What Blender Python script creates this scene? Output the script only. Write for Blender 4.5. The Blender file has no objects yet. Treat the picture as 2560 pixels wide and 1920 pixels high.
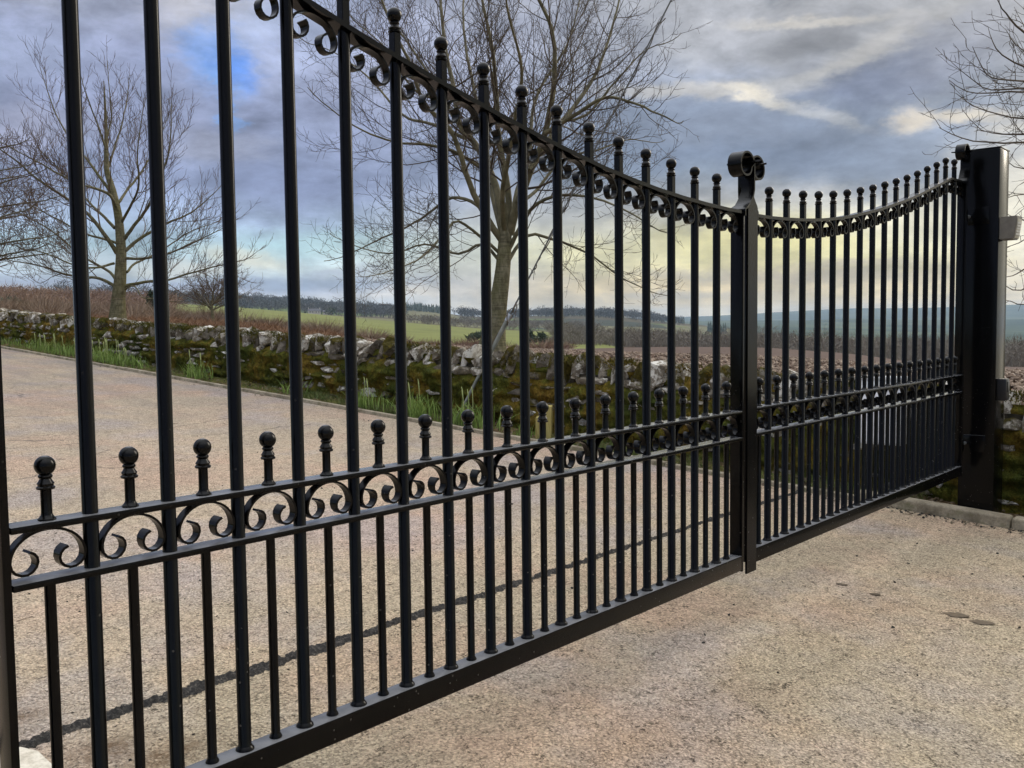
import bpy, bmesh, math, random
import numpy as np
from mathutils import Vector, Matrix

# ------------------------------------------------------------------ camera
SC = bpy.context.scene
COL = SC.collection
FPX = 2377.37                                   # focal length in pixels of a 2560-wide frame
CAM = np.array([0.0, 0.0, 1.31])
CF = np.array([0.7510373681, 0.6572285589, -0.0631940898])   # forward
CR = np.array([0.6579438487, -0.7529766024, -0.0116674014])  # right
CU = np.array([0.0552518205, 0.0328155083, 0.9979330532])    # up
cam = bpy.data.cameras.new('camera')
cam.sensor_width = 36.0
cam.lens = FPX / 2560 * 36.0
cam.clip_start = 0.05
cam.clip_end = 40000
camo = bpy.data.objects.new('camera', cam)
COL.objects.link(camo)
camo.matrix_world = Matrix(((CR[0], CU[0], -CF[0], CAM[0]), (CR[1], CU[1], -CF[1], CAM[1]),
                            (CR[2], CU[2], -CF[2], CAM[2]), (0, 0, 0, 1)))
SC.camera = camo
HEAD = math.atan2(CF[1], CF[0])                 # heading of the view

def ray(x, y):
    return CF + CR * ((x - 1280) / FPX) - CU * ((y - 960) / FPX)
def at_depth(x, y, d):
    return CAM + ray(x, y) * d
def at_range(x, y, r):
    d = ray(x, y)
    return CAM + d * (r / math.hypot(d[0], d[1]))
def at_plane(x, y, off=0.0, slope=0.067):
    d = ray(x, y)
    k = (-CAM[2] + off) / (d[2] - slope * d[1])
    return CAM + d * k

# ------------------------------------------------------------------ light
SC.view_settings.view_transform = 'Standard'
SC.view_settings.look = 'None'
SC.view_settings.exposure = 0.12
SC.view_settings.gamma = 1.0
SC.view_settings.use_curve_mapping = False
SUN_AZ = HEAD - math.radians(50)                # low, ahead and to the right, behind the cloud
SUN_EL = math.radians(24)
sl = bpy.data.lights.new('sun', 'SUN')
sl.energy = 1.3
sl.angle = math.radians(26)
sl.color = (1.0, 0.90, 0.76)
so = bpy.data.objects.new('sun', sl)
COL.objects.link(so)
sd = Vector((math.cos(SUN_AZ) * math.cos(SUN_EL), math.sin(SUN_AZ) * math.cos(SUN_EL), math.sin(SUN_EL)))
so.rotation_euler = (-sd).to_track_quat('-Z', 'Y').to_euler()
so.location = (0, 0, 50)

def lin(c):
    r = []
    for v in c:
        v = v / 255.0
        r.append(v / 12.92 if v <= 0.04045 else ((v + 0.055) / 1.055) ** 2.4)
    return tuple(r)

class NT:
    def __init__(self, tree):
        self.t = tree
        tree.nodes.clear()
    def n(self, typ, **kw):
        nd = self.t.nodes.new(typ)
        for k, v in kw.items():
            setattr(nd, k, v)
        return nd
    def put(self, sock, v):
        if v is None:
            return
        if hasattr(v, 'is_output') or isinstance(v, bpy.types.NodeSocket):
            self.t.links.new(v, sock)
        else:
            if hasattr(sock.default_value, '__len__') and not hasattr(v, '__len__'):
                v = (v,) * len(sock.default_value)
            if hasattr(v, '__len__') and len(sock.default_value) == 4 and len(v) == 3:
                v = tuple(v) + (1.0,)
            sock.default_value = v
    def m(self, op, a, b=None, c=None, clamp=False):
        nd = self.n('ShaderNodeMath', operation=op, use_clamp=clamp)
        self.put(nd.inputs[0], a)
        self.put(nd.inputs[1], b)
        self.put(nd.inputs[2], c)
        return nd.outputs[0]
    def v(self, op, a, b=None):
        nd = self.n('ShaderNodeVectorMath', operation=op)
        self.put(nd.inputs[0], a)
        self.put(nd.inputs[1], b)
        return nd.outputs['Value'] if op in ('DOT_PRODUCT', 'LENGTH') else nd.outputs[0]
    def mix(self, f, a, b, blend='MIX'):
        nd = self.n('ShaderNodeMix', data_type='RGBA', blend_type=blend)
        self.put(nd.inputs[0], f)
        self.put(nd.inputs[6], a)
        self.put(nd.inputs[7], b)
        return nd.outputs[2]
    def ramp(self, f, stops, interp='LINEAR'):
        nd = self.n('ShaderNodeValToRGB')
        cr = nd.color_ramp
        cr.interpolation = interp
        while len(cr.elements) < len(stops):
            cr.elements.new(0.5)
        for e, (p, c) in zip(cr.elements, stops):
            e.position = p
            if not hasattr(c, '__len__'):
                c = (c, c, c)
            e.color = tuple(c) + (1.0,)
        self.put(nd.inputs[0], f)
        return nd.outputs[0]
    def noise(self, vec, scale, detail=4, rough=0.55, dist=0.0, col=False):
        nd = self.n('ShaderNodeTexNoise')
        self.put(nd.inputs['Vector'], vec)
        nd.inputs['Scale'].default_value = scale
        nd.inputs['Detail'].default_value = detail
        nd.inputs['Roughness'].default_value = rough
        nd.inputs['Distortion'].default_value = dist
        return nd.outputs['Color' if col else 'Fac']
    def voro(self, vec, scale, out='Distance', feature='F1', rnd=1.0):
        nd = self.n('ShaderNodeTexVoronoi', feature=feature)
        self.put(nd.inputs['Vector'], vec)
        nd.inputs['Scale'].default_value = scale
        nd.inputs['Randomness'].default_value = rnd
        return nd.outputs[out]
    def comb(self, x, y, z):
        nd = self.n('ShaderNodeCombineXYZ')
        for s, q in zip(nd.inputs, (x, y, z)):
            self.put(s, q)
        return nd.outputs[0]
    def sep(self, v):
        nd = self.n('ShaderNodeSeparateXYZ')
        self.put(nd.inputs[0], v)
        return nd.outputs

def build_world():
    w = bpy.data.worlds.new('World')
    SC.world = w
    w.use_nodes = True
    N = NT(w.node_tree)
    tc = N.n('ShaderNodeTexCoord')
    d = N.v('NORMALIZE', tc.outputs['Generated'])
    fh = np.array([CF[0], CF[1], 0]); fh /= np.linalg.norm(fh)
    rh = np.array([fh[1], -fh[0], 0])
    fwd = N.v('DOT_PRODUCT', d, tuple(fh))
    lat = N.v('DOT_PRODUCT', d, tuple(rh))
    up = N.sep(d)[2]
    az = N.m('MULTIPLY', N.m('ARCTAN2', lat, fwd), 180 / math.pi)
    el = N.m('MULTIPLY', N.m('ARCSINE', N.m('MAXIMUM', N.m('MINIMUM', up, 0.9999), -0.9999)), 180 / math.pi)
    # domain warp: ragged cloud edges
    pv = N.comb(N.m('MULTIPLY', az, 0.055), N.m('MULTIPLY', el, 0.11), 0.0)
    wn = N.sep(N.noise(pv, 1.6, 6, 0.6, col=True))
    wn2 = N.sep(N.noise(pv, 7.0, 7, 0.66, col=True))
    def warp(a, ch, k1, k2):
        t = N.m('MULTIPLY', N.m('SUBTRACT', wn[ch], 0.5), k1)
        t2 = N.m('MULTIPLY', N.m('SUBTRACT', wn2[ch], 0.5), k2)
        return N.m('ADD', a, N.m('ADD', t, t2))
    aw = warp(az, 0, 9.0, 5.0)
    ew = warp(el, 1, 4.2, 2.8)
    els = N.m('MULTIPLY', N.m('MAXIMUM', warp(el, 2, 1.6, 0.8), 0.0), 1 / 90.0)
    def e(a):
        return a / 90.0
    left = N.ramp(els, [(0, lin((200, 205, 214))), (e(1.0), lin((180, 190, 205))), (e(1.7), lin((205, 208, 216))),
                        (e(2.5), lin((160, 172, 196))), (e(3.4), lin((194, 212, 220))), (e(4.6), lin((180, 210, 224))), (e(6.0), lin((168, 188, 216))),
                        (e(8), lin((146, 158, 192))), (e(12), lin((150, 160, 194))), (e(16), lin((160, 168, 200))),
                        (e(21), lin((156, 164, 186))), (e(35), lin((188, 194, 206))), (e(60), lin((222, 226, 232))), (1, lin((236, 238, 242)))])
    right = N.ramp(els, [(0, lin((250, 228, 184))), (e(1.2), lin((244, 220, 168))), (e(2.4), lin((222, 203, 160))), (e(4.0), lin((238, 231, 176))),
                         (e(5.6), lin((220, 214, 186))), (e(7.0), lin((180, 180, 180))), (e(8.6), lin((136, 148, 166))), (e(11), lin((124, 138, 162))),
                         (e(14), lin((148, 156, 174))), (e(18), lin((172, 174, 180))), (e(22), lin((164, 168, 176))), (e(35), lin((194, 196, 202))),
                         (e(60), lin((226, 228, 230))), (1, lin((238, 238, 240)))])
    fx = N.n('ShaderNodeMapRange', interpolation_type='SMOOTHSTEP')
    N.put(fx.inputs[0], aw)
    fx.inputs[1].default_value = -12.0
    fx.inputs[2].default_value = 6.0
    sunny = N.ramp(els, [(0, lin((214, 206, 182))), (e(4), lin((240, 232, 204))), (e(10), lin((232, 226, 206))), (e(20), lin((222, 220, 214))),
                         (e(35), lin((206, 207, 210))), (e(60), lin((226, 228, 230))), (1, lin((238, 238, 240)))])
    def sstep(v, a, b):
        q = N.n('ShaderNodeMapRange', interpolation_type='SMOOTHSTEP')
        N.put(q.inputs[0], v)
        q.inputs[1].default_value = a
        q.inputs[2].default_value = b
        return q.outputs[0]
    back_ = N.m('SUBTRACT', 1.0, sstep(az, 90.0, 150.0))
    colr = N.mix(N.m('MULTIPLY', fx.outputs[0], back_), left, right)
    colr = N.mix(N.m('MULTIPLY', sstep(aw, 25.0, 44.0), back_), colr, sunny)
    # cloud texture over everything: streaky low down, billowy higher up
    dz = N.m('ADD', N.m('MAXIMUM', up, 0.0), 0.13)
    pc = N.comb(N.m('DIVIDE', lat, dz), N.m('DIVIDE', fwd, dz), 0.3)
    c1 = N.noise(pc, 1.7, 9, 0.58, 0.3)
    c2 = N.noise(pv, 2.2, 8, 0.62, 0.4)
    cl = N.m('ADD', N.m('MULTIPLY', c1, 0.55), N.m('MULTIPLY', c2, 0.45))
    shade = N.ramp(cl, [(0.33, 0.58), (0.45, 0.84), (0.55, 1.06), (0.68, 1.42)])
    colr = N.mix(1.0, colr, shade, 'MULTIPLY')
    # named masses of cloud and clear sky: centre and radii in degrees, turned by rot
    def D(x, y):
        return math.degrees(math.atan((x - 1106) / 2054)), math.degrees(math.atan((700 - 0.0117 * (x - 1106) - y) / 2054))
    B = [
        (470, 40, 120, 80, 0, (200, 198, 202), .75), (80, 160, 120, 60, 0, (178, 190, 224), .6), (220, 60, 120, 50, 0, (150, 156, 176), .55),
        (60, 30, 120, 50, 0, (168, 172, 186), .5), (100, 330, 130, 60, 0, (176, 176, 198), .5), (420, 300, 90, 70, 0, (150, 158, 190), .5),
        (420, 180, 90, 36, 0, (176, 188, 228), .6),
        (505, 150, 75, 75, 0, (128, 170, 238), .75), (542, 174, 50, 34, 20, (88, 142, 230), .9), (515, 245, 20, 56, 0, (116, 168, 236), .8),
        (660, 80, 110, 90, 0, (186, 200, 232), .55), (600, 430, 190, 66, -5, (132, 144, 180), .8), (480, 340, 90, 40, 0, (178, 180, 196), .4),
        (545, 560, 90, 20, 8, (228, 226, 208), .85), (400, 590, 130, 18, 0, (226, 228, 220), .7), (120, 580, 180, 26, 0, (204, 218, 230), .6),
        (720, 535, 190, 28, 0, (182, 218, 224), .65), (690, 612, 230, 15, 0, (146, 162, 188), .9), (750, 652, 220, 8, 0, (206, 212, 216), .7),
        (760, 588, 90, 8, -3, (160, 172, 196), .6),
        (1000, 180, 260, 130, 0, (186, 192, 216), .5), (1180, 60, 160, 60, 0, (178, 184, 208), .4), (1000, 560, 220, 60, 0, (206, 208, 204), .5), (1250, 470, 160, 50, 0, (170, 176, 186), .5),
        (1640, 100, 320, 70, 0, (188, 188, 192), .6), (1340, 130, 90, 60, 0, (176, 182, 200), .5), (1460, 130, 60, 34, 0, (198, 200, 206), .5),
        (1700, 345, 420, 66, 4, (116, 130, 156), .85), (1500, 285, 260, 46, 2, (134, 144, 164), .75), (1980, 390, 200, 56, 0, (124, 138, 162), .75),
        (1500, 212, 230, 14, 2, (204, 200, 194), .7), (1640, 228, 60, 15, 18, (240, 230, 210), .85), (1760, 268, 100, 14, 20, (196, 196, 196), .6),
        (1750, 128, 120, 26, -6, (138, 140, 146), .85), (1760, 88, 150, 9, 4, (220, 214, 204), .7), (1890, 148, 150, 22, -20, (214, 210, 204), .6),
        (1740, 192, 130, 14, -8, (204, 202, 198), .5), (1930, 205, 130, 40, -6, (108, 120, 150), .85), (2050, 150, 110, 50, -15, (150, 156, 176), .6),
        (1850, -6, 130, 36, 0, (122, 128, 140), .8), (2120, 40, 130, 40, -20, (172, 174, 178), .5),
        (1965, 292, 36, 24, 0, (220, 208, 190), .8), (2080, 296, 90, 13, 6, (226, 214, 194), .8), (2190, 330, 70, 16, 0, (206, 200, 190), .6),
        (1700, 535, 240, 44, 0, (240, 230, 160), .85), (1960, 500, 150, 60, 0, (240, 234, 208), .8), (2240, 500, 130, 130, 0, (246, 240, 222), .85),
        (1700, 600, 260, 13, 2, (182, 168, 146), .75), (1480, 640, 220, 10, 0, (186, 180, 168), .6), (1480, 590, 130, 10, 0, (190, 182, 164), .55),
        (1760, 640, 200, 8, 0, (228, 206, 150), .6), (1850, 578, 120, 8, -3, (196, 182, 160), .6), (1340, 550, 170, 28, 0, (226, 218, 176), .65),
    ]
    for (x, y, rx, ry, rot, c, s) in B:
        a0, e0 = D(x, y)
        rx = rx / 2054 * 57.3
        ry = ry / 2054 * 57.3
        thin = ry < 1.0
        A = warp(az, 0, 3.0, 3.4) if thin else aw
        E_ = warp(el, 1, 1.3, 1.5) if thin else ew
        da = N.m('SUBTRACT', A, a0)
        de = N.m('SUBTRACT', E_, e0)
        if rot:
            c_, s_ = math.cos(math.radians(-rot)), math.sin(math.radians(-rot))
            da, de = (N.m('ADD', N.m('MULTIPLY', da, c_), N.m('MULTIPLY', de, s_)),
                      N.m('SUBTRACT', N.m('MULTIPLY', de, c_), N.m('MULTIPLY', da, s_)))
        q = N.m('ADD', N.m('POWER', N.m('ABSOLUTE', N.m('DIVIDE', da, rx)), 2.0),
                N.m('POWER', N.m('ABSOLUTE', N.m('DIVIDE', de, ry)), 2.0))
        g = N.m('MULTIPLY', N.m('POWER', 2.718, N.m('MULTIPLY', N.m('POWER', q, 1.45), -1.0)), s)
        colr = N.mix(g, colr, lin(c))
    # the veil round the hidden sun
    sdn = N.v('DOT_PRODUCT', d, tuple(sd))
    glow = N.m('POWER', N.m('MAXIMUM', sdn, 0.0), 22.0)
    colr = N.mix(N.m('MULTIPLY', glow, 0.75), colr, tuple(1.25 * q for q in lin((255, 244, 218))))
    shade2 = N.ramp(c2, [(0.30, 0.76), (0.5, 1.0), (0.70, 1.24)])
    colr = N.mix(1.0, colr, shade2, 'MULTIPLY')
    c3 = N.noise(pv, 8.0, 8, 0.62, 0.2)
    colr = N.mix(1.0, colr, N.ramp(c3, [(0.32, 0.80), (0.5, 0.97), (0.68, 1.12)]), 'MULTIPLY')
    sky = N.n('ShaderNodeTexSky', sky_type='NISHITA')
    sky.sun_disc = False
    sky.sun_elevation = SUN_EL
    sky.sun_rotation = math.pi / 2 - SUN_AZ
    STR = 0.1
    # overcast brightens steadily towards the zenith
    zen = N.m('ADD', 1.0, N.m('MULTIPLY', N.m('MAXIMUM', N.m('SUBTRACT', up, 0.36), 0.0), 3.4))
    cloud10 = N.v('SCALE', colr) if False else N.mix(1.0, colr, N.comb(N.m('DIVIDE', zen, STR), N.m('DIVIDE', zen, STR), N.m('DIVIDE', zen, STR)), 'MULTIPLY')
    fin = N.mix(0.95, sky.outputs[0], cloud10)      # thin cloud lets a little clear sky through
    bg = N.n('ShaderNodeBackground')
    N.put(bg.inputs[0], fin)
    bg.inputs[1].default_value = STR
    out = N.n('ShaderNodeOutputWorld')
    N.t.links.new(bg.outputs[0], out.inputs[0])
build_world()

# ------------------------------------------------------------------ materials
MATS = {}
def material(name, fn):
    m = bpy.data.materials.new(name)
    m.use_nodes = True
    N = NT(m.node_tree)
    tc = N.n('ShaderNodeNewGeometry')
    pos = tc.outputs['Position']
    b = N.n('ShaderNodeBsdfPrincipled')
    o = N.n('ShaderNodeOutputMaterial')
    N.t.links.new(b.outputs[0], o.inputs[0])
    fn(N, b, pos, tc)
    MATS[name] = m
    return m
def bump(N, b, h, dist, strength=1.0):
    nd = N.n('ShaderNodeBump')
    nd.inputs['Strength'].default_value = strength
    nd.inputs['Distance'].default_value = dist
    N.put(nd.inputs['Height'], h)
    N.t.links.new(nd.outputs[0], b.inputs['Normal'])
def setc(N, b, c, rough=0.8, spec=0.3):
    N.put(b.inputs['Base Color'], c)
    N.put(b.inputs['Roughness'], rough)
    b.inputs['Specular IOR Level'].default_value = spec

def f_black(N, b, pos, g):
    nz = N.noise(pos, 34, 4)
    dust = N.voro(pos, 55, 'Distance')
    rnd = N.noise(pos, 21, 2)
    low = N.m('SUBTRACT', 1.0, N.m('MULTIPLY', N.sep(pos)[2], 0.75), clamp=True)
    up_sheen = N.ramp(N.sep(g.outputs['Normal'])[2], [(0.90, 0.0), (0.98, 1.0)])
    up_sheen = N.m('MULTIPLY', up_sheen, N.ramp(N.noise(pos, 15, 5, 0.65), [(0.30, 0.55), (0.62, 1.0)]))
    spot = N.m('MULTIPLY', N.m('LESS_THAN', dust, 0.13), N.m('GREATER_THAN', rnd, 0.54))
    spot = N.m('MULTIPLY', spot, N.m('MULTIPLY', low, 0.8))
    film = N.m('MULTIPLY', N.ramp(N.noise(pos, 7, 5, 0.6), [(0.45, 0.0), (0.75, 1.0)]), N.m('MULTIPLY', low, 0.05))
    c = N.mix(film, (0.0016, 0.0016, 0.0018), (0.10, 0.085, 0.065))
    c = N.mix(N.m('MULTIPLY', spot, 0.7), c, (0.16, 0.145, 0.12))
    c = N.mix(N.m('MULTIPLY', up_sheen, 0.9), c, (0.20, 0.20, 0.205))  # upward faces coloured paler, standing in for the sheen of the sky
    rr = N.m('ADD', N.m('ADD', 0.13, N.m('MULTIPLY', nz, 0.10)), N.m('MULTIPLY', spot, 0.4))
    setc(N, b, c, rr, 0.17)
    bump(N, b, N.noise(pos, 45, 2), 0.0002, 0.25)
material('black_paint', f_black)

def f_tarmac(N, b, pos, g):
    p = pos
    agg = N.voro(p, 150, 'Color')
    aggd = N.voro(p, 150, 'Distance')
    big = N.noise(p, 1.6, 5, 0.6)
    big2 = N.noise(N.v('ADD', p, (7.3, 2.1, 0)), 0.9, 5, 0.62)
    fine = N.noise(p, 95, 5, 0.7)
    mid = N.noise(p, 26, 5, 0.65)
    c = N.ramp(big, [(0.3, (0.385, 0.325, 0.232)), (0.48, (0.455, 0.38, 0.262)), (0.58, (0.48, 0.39, 0.266)), (0.72, (0.42, 0.365, 0.285))])
    c = N.mix(N.ramp(big2, [(0.47, 0.0), (0.64, 0.62)]), c, (0.50, 0.345, 0.24))
    c = N.mix(N.ramp(N.noise(N.v('ADD', p, (31, 5, 0)), 1.3, 4), [(0.50, 0.0), (0.66, 0.6)]), c, (0.385, 0.345, 0.315))
    sh = N.ramp(N.m('ADD', N.m('MULTIPLY', N.sep(agg)[0], 0.5), N.m('MULTIPLY', fine, 0.5)), [(0.2, 0.50), (0.42, 0.90), (0.60, 1.12), (0.8, 1.45)])
    c = N.mix(1.0, c, sh, 'MULTIPLY')
    pit = N.ramp(N.m('ADD', N.m('MULTIPLY', fine, 0.55), N.m('MULTIPLY', mid, 0.45)), [(0.40, 0.30), (0.46, 1.0)])
    c = N.mix(1.0, c, pit, 'MULTIPLY')
    wp = N.v('ADD', p, N.v('MULTIPLY', N.noise(p, 60, 3, 0.6, col=True), (0.012, 0.012, 0)))
    crev = N.voro(wp, 62, 'Distance', 'DISTANCE_TO_EDGE')
    crev_shade = N.m('MULTIPLY', N.ramp(crev, [(0.02, 1.0), (0.13, 0.0)]), N.ramp(N.noise(p, 18, 3, 0.6), [(0.42, 0.0), (0.60, 0.5)]))
    c = N.mix(crev_shade, c, (0.13, 0.105, 0.07))  # dark tint in the crevices paints the shade between the lumps
    sp = N.sep(p)
    back = N.ramp(N.m('SUBTRACT', sp[1], 2.6), [(0.0, 0.0), (0.9, 1.0)])
    c = N.mix(back, N.mix(1.0, c, (1.10, 1.07, 1.07), 'MULTIPLY'), N.mix(1.0, c, (1.12, 1.08, 1.14), 'MULTIPLY'))
    # brown mud left by the near hinge, and darker worn tarmac along the kerb and round the entrance
    def blob(x, y, rx, ry):
        a = N.m('POWER', N.m('DIVIDE', N.m('SUBTRACT', sp[0], x), rx), 2.0)
        q = N.m('POWER', N.m('DIVIDE', N.m('SUBTRACT', sp[1], y), ry), 2.0)
        return N.m('POWER', 2.718, N.m('MULTIPLY', N.m('ADD', a, q), -1.0))
    mud = N.m('ADD', N.m('ADD', blob(1.16, 2.50, 0.10, 0.07), blob(1.27, 2.36, 0.13, 0.06)), N.m('ADD', blob(1.08, 2.86, 0.06, 0.05), blob(1.06, 3.0, 0.05, 0.03)))
    mud = N.m('MULTIPLY', mud, N.ramp(mid, [(0.35, 0.15), (0.6, 1.0)]))
    c = N.mix(N.m('MINIMUM', N.m('MULTIPLY', mud, 0.95), 0.9), c, (0.14, 0.085, 0.045))
    edge = N.ramp(N.m('ADD', N.m('MULTIPLY', sp[0], 0.2), N.m('MULTIPLY', N.noise(p, 3.2, 5, 0.7), 0.30)), [(1.25, 0.0), (1.36, 1.0)])
    beh = N.m('GREATER_THAN', sp[1], 2.9)
    c = N.mix(N.m('MULTIPLY', N.m('MULTIPLY', edge, beh), 0.5), c, (0.18, 0.165, 0.15))
    streak = N.noise(N.v('MULTIPLY', p, (2.6, 0.5, 1)), 1.5, 5, 0.65)
    far = N.ramp(N.m('MULTIPLY', sp[1], 0.05), [(0.22, 0.0), (0.6, 1.0)])
    c = N.mix(N.m('MULTIPLY', far, N.ramp(streak, [(0.36, 0.55), (0.6, 0.12)])), c, (0.20, 0.18, 0.17))
    crk = N.voro(N.v('ADD', N.v('MULTIPLY', p, (0.45, 1.0, 1)), N.v('MULTIPLY', N.noise(p, 3.0, 4, 0.6, col=True), (0.25, 0.25, 0))), 0.55, 'Distance', 'DISTANCE_TO_EDGE')
    crk = N.m('MULTIPLY', N.m('MULTIPLY', N.m('LESS_THAN', crk, 0.0035), N.m('GREATER_THAN', sp[1], 5.5)), N.m('GREATER_THAN', N.noise(p, 1.1, 3), 0.53))
    c = N.mix(N.m('MULTIPLY', crk, 0.5), c, (0.08, 0.072, 0.065))
    setc(N, b, c, 0.95, 0.12)
    bump(N, b, N.m('ADD', N.m('MULTIPLY', N.m('MINIMUM', crev, 0.3), 2.0), N.m('ADD', N.m('MULTIPLY', fine, 0.9), N.m('MULTIPLY', mid, 1.2))), 0.009, 1.0)
material('tarmac', f_tarmac)

def f_joint(N, b, pos, g):
    fine = N.noise(pos, 80, 5, 0.7)
    c = N.ramp(fine, [(0.3, (0.014, 0.013, 0.012)), (0.52, (0.042, 0.038, 0.034)), (0.62, (0.10, 0.09, 0.078)), (0.72, (0.26, 0.22, 0.17))])
    setc(N, b, c, 0.9, 0.2)
    bump(N, b, fine, 0.012, 1.0)
material('joint_asphalt', f_joint)

def f_kerb(N, b, pos, g):
    n1 = N.noise(pos, 5, 5, 0.65)
    n2 = N.noise(pos, 70, 4, 0.7)
    c = N.ramp(n1, [(0.35, (0.17, 0.14, 0.095)), (0.5, (0.29, 0.245, 0.175)), (0.7, (0.40, 0.345, 0.255))])
    c = N.mix(1.0, c, N.ramp(n2, [(0.3, 0.7), (0.6, 1.1)]), 'MULTIPLY')
    nz = N.sep(g.outputs['Normal'])[2]
    moss = N.m('MULTIPLY', N.ramp(N.noise(pos, 11, 5, 0.7), [(0.48, 0.0), (0.66, 0.75)]), N.m('SUBTRACT', 1.1, nz))
    c = N.mix(moss, c, (0.12, 0.115, 0.055))
    setc(N, b, c, 0.9, 0.2)
    bump(N, b, n2, 0.004, 0.8)
material('kerb_concrete', f_kerb)

def f_pale(N, b, pos, g):
    n2 = N.noise(pos, 40, 5, 0.7)
    c = N.ramp(n2, [(0.3, (0.42, 0.37, 0.28)), (0.55, (0.66, 0.60, 0.49)), (0.75, (0.74, 0.69, 0.58))])
    setc(N, b, c, 0.9, 0.2)
    bump(N, b, n2, 0.003, 0.6)
material('pale_concrete', f_pale)

def f_stone(N, b, pos, g):
    oi = N.n('ShaderNodeObjectInfo')
    p = N.v('ADD', pos, N.comb(N.m('MULTIPLY', oi.outputs['Random'], 9.0), 0, 0))
    n1 = N.noise(p, 6, 5, 0.6)
    n2 = N.noise(p, 28, 5, 0.7)
    base = N.ramp(n1, [(0.3, (0.13, 0.108, 0.08)), (0.5, (0.25, 0.218, 0.172)), (0.7, (0.36, 0.322, 0.262))])
    base = N.mix(1.0, base, N.ramp(oi.outputs['Random'], [(0, 0.62), (1, 1.2)]), 'MULTIPLY')
    base = N.mix(1.0, base, N.ramp(n2, [(0.3, 0.55), (0.6, 1.15)]), 'MULTIPLY')
    lich = N.ramp(N.m('ADD', N.noise(p, 13, 6, 0.72), N.m('MULTIPLY', N.m('SUBTRACT', oi.outputs['Random'], 0.5), 0.16)), [(0.53, 0.0), (0.60, 0.88)])
    base = N.mix(lich, base, (0.70, 0.67, 0.60))
    up = N.sep(g.outputs['Normal'])[2]
    mo = N.m('ADD', N.noise(p, 4.5, 6, 0.7), N.m('MULTIPLY', up, 0.08))
    mo = N.m('SUBTRACT', mo, N.m('MULTIPLY', oi.outputs['Random'], 0.16))
    mm = N.ramp(mo, [(0.44, 0.0), (0.52, 1.0)])
    mc = N.ramp(n2, [(0.3, (0.03, 0.028, 0.006)), (0.55, (0.085, 0.068, 0.012)), (0.75, (0.16, 0.125, 0.022))])
    c = N.mix(mm, base, mc)
    setc(N, b, c, 0.95, 0.15)
    bump(N, b, N.m('ADD', n2, N.m('MULTIPLY', N.m('MULTIPLY', mm, N.noise(p, 120, 3, 0.7)), 1.2)), 0.02, 1.0)
material('lichen_stone', f_stone)

def f_core(N, b, pos, g):
    setc(N, b, N.ramp(N.noise(pos, 30, 4), [(0.3, (0.012, 0.011, 0.008)), (0.7, (0.05, 0.042, 0.03))]), 1.0, 0.0)
material('wall_core', f_core)

def f_moss(N, b, pos, g):
    n1 = N.noise(pos, 2.6, 5, 0.65)
    n2 = N.noise(pos, 16, 5, 0.7)
    n3 = N.noise(pos, 90, 4, 0.7)
    c = N.ramp(n1, [(0.34, (0.045, 0.056, 0.011)), (0.46, (0.09, 0.09, 0.015)), (0.54, (0.145, 0.105, 0.017)), (0.63, (0.175, 0.105, 0.02)), (0.74, (0.09, 0.105, 0.018))])
    c = N.mix(1.0, c, N.ramp(n2, [(0.3, 0.40), (0.5, 0.95), (0.7, 1.5)]), 'MULTIPLY')
    c = N.mix(1.0, c, N.ramp(n3, [(0.3, 0.55), (0.65, 1.35)]), 'MULTIPLY')
    setc(N, b, c, 1.0, 0.1)
    bump(N, b, N.m('ADD', n3, n2), 0.02, 1.0)
material('moss', f_moss)

def f_soil(N, b, pos, g):
    n = N.noise(pos, 22, 6, 0.7)
    c = N.ramp(n, [(0.3, (0.045, 0.03, 0.018)), (0.5, (0.12, 0.078, 0.042)), (0.7, (0.20, 0.14, 0.075))])
    mo = N.ramp(N.noise(pos, 4, 5, 0.7), [(0.42, 0.0), (0.52, 1.0)])
    mo = N.m('MULTIPLY', mo, N.m('GREATER_THAN', N.sep(pos)[1], 2.4))
    c = N.mix(mo, c, N.ramp(n, [(0.3, (0.035, 0.04, 0.01)), (0.6, (0.095, 0.10, 0.022))]))
    setc(N, b, c, 1.0, 0.1)
    bump(N, b, n, 0.03, 1.0)
material('verge_soil', f_soil)

def blade_mat(name, c0, c1, c2, scale=6.0, trans=0.0):
    def f(N, b, pos, g):
        n = N.noise(pos, scale, 4, 0.6)
        setc(N, b, N.ramp(n, [(0.3, c0), (0.5, c1), (0.7, c2)]), 0.6, 0.3)
    return material(name, f)
blade_mat('grass_blade', (0.05, 0.075, 0.014), (0.095, 0.13, 0.028), (0.16, 0.15, 0.05), 9)
blade_mat('daffodil_leaf', (0.11, 0.175, 0.032), (0.18, 0.26, 0.052), (0.27, 0.36, 0.09), 25)
blade_mat('daffodil_bud', (0.26, 0.33, 0.12), (0.36, 0.40, 0.15), (0.42, 0.44, 0.18), 30)
blade_mat('straw', (0.16, 0.10, 0.045), (0.28, 0.19, 0.085), (0.38, 0.28, 0.14), 20)
blade_mat('dead_leaf', (0.06, 0.042, 0.024), (0.10, 0.072, 0.043), (0.145, 0.105, 0.062), 40)
blade_mat('ploughed_clod', (0.095, 0.056, 0.036), (0.152, 0.102, 0.066), (0.27, 0.19, 0.13), 3.0)
blade_mat('bracken', (0.12, 0.060, 0.030), (0.19, 0.098, 0.048), (0.28, 0.165, 0.085), 0.6)
blade_mat('scrub_twig', (0.12, 0.08, 0.052), (0.19, 0.128, 0.085), (0.26, 0.19, 0.12), 0.08)
blade_mat('wood_twig', (0.10, 0.085, 0.064), (0.145, 0.12, 0.09), (0.19, 0.158, 0.115), 0.012)
blade_mat('brown_wood_twig', (0.12, 0.066, 0.046), (0.18, 0.102, 0.068), (0.24, 0.155, 0.09), 0.012)
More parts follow.
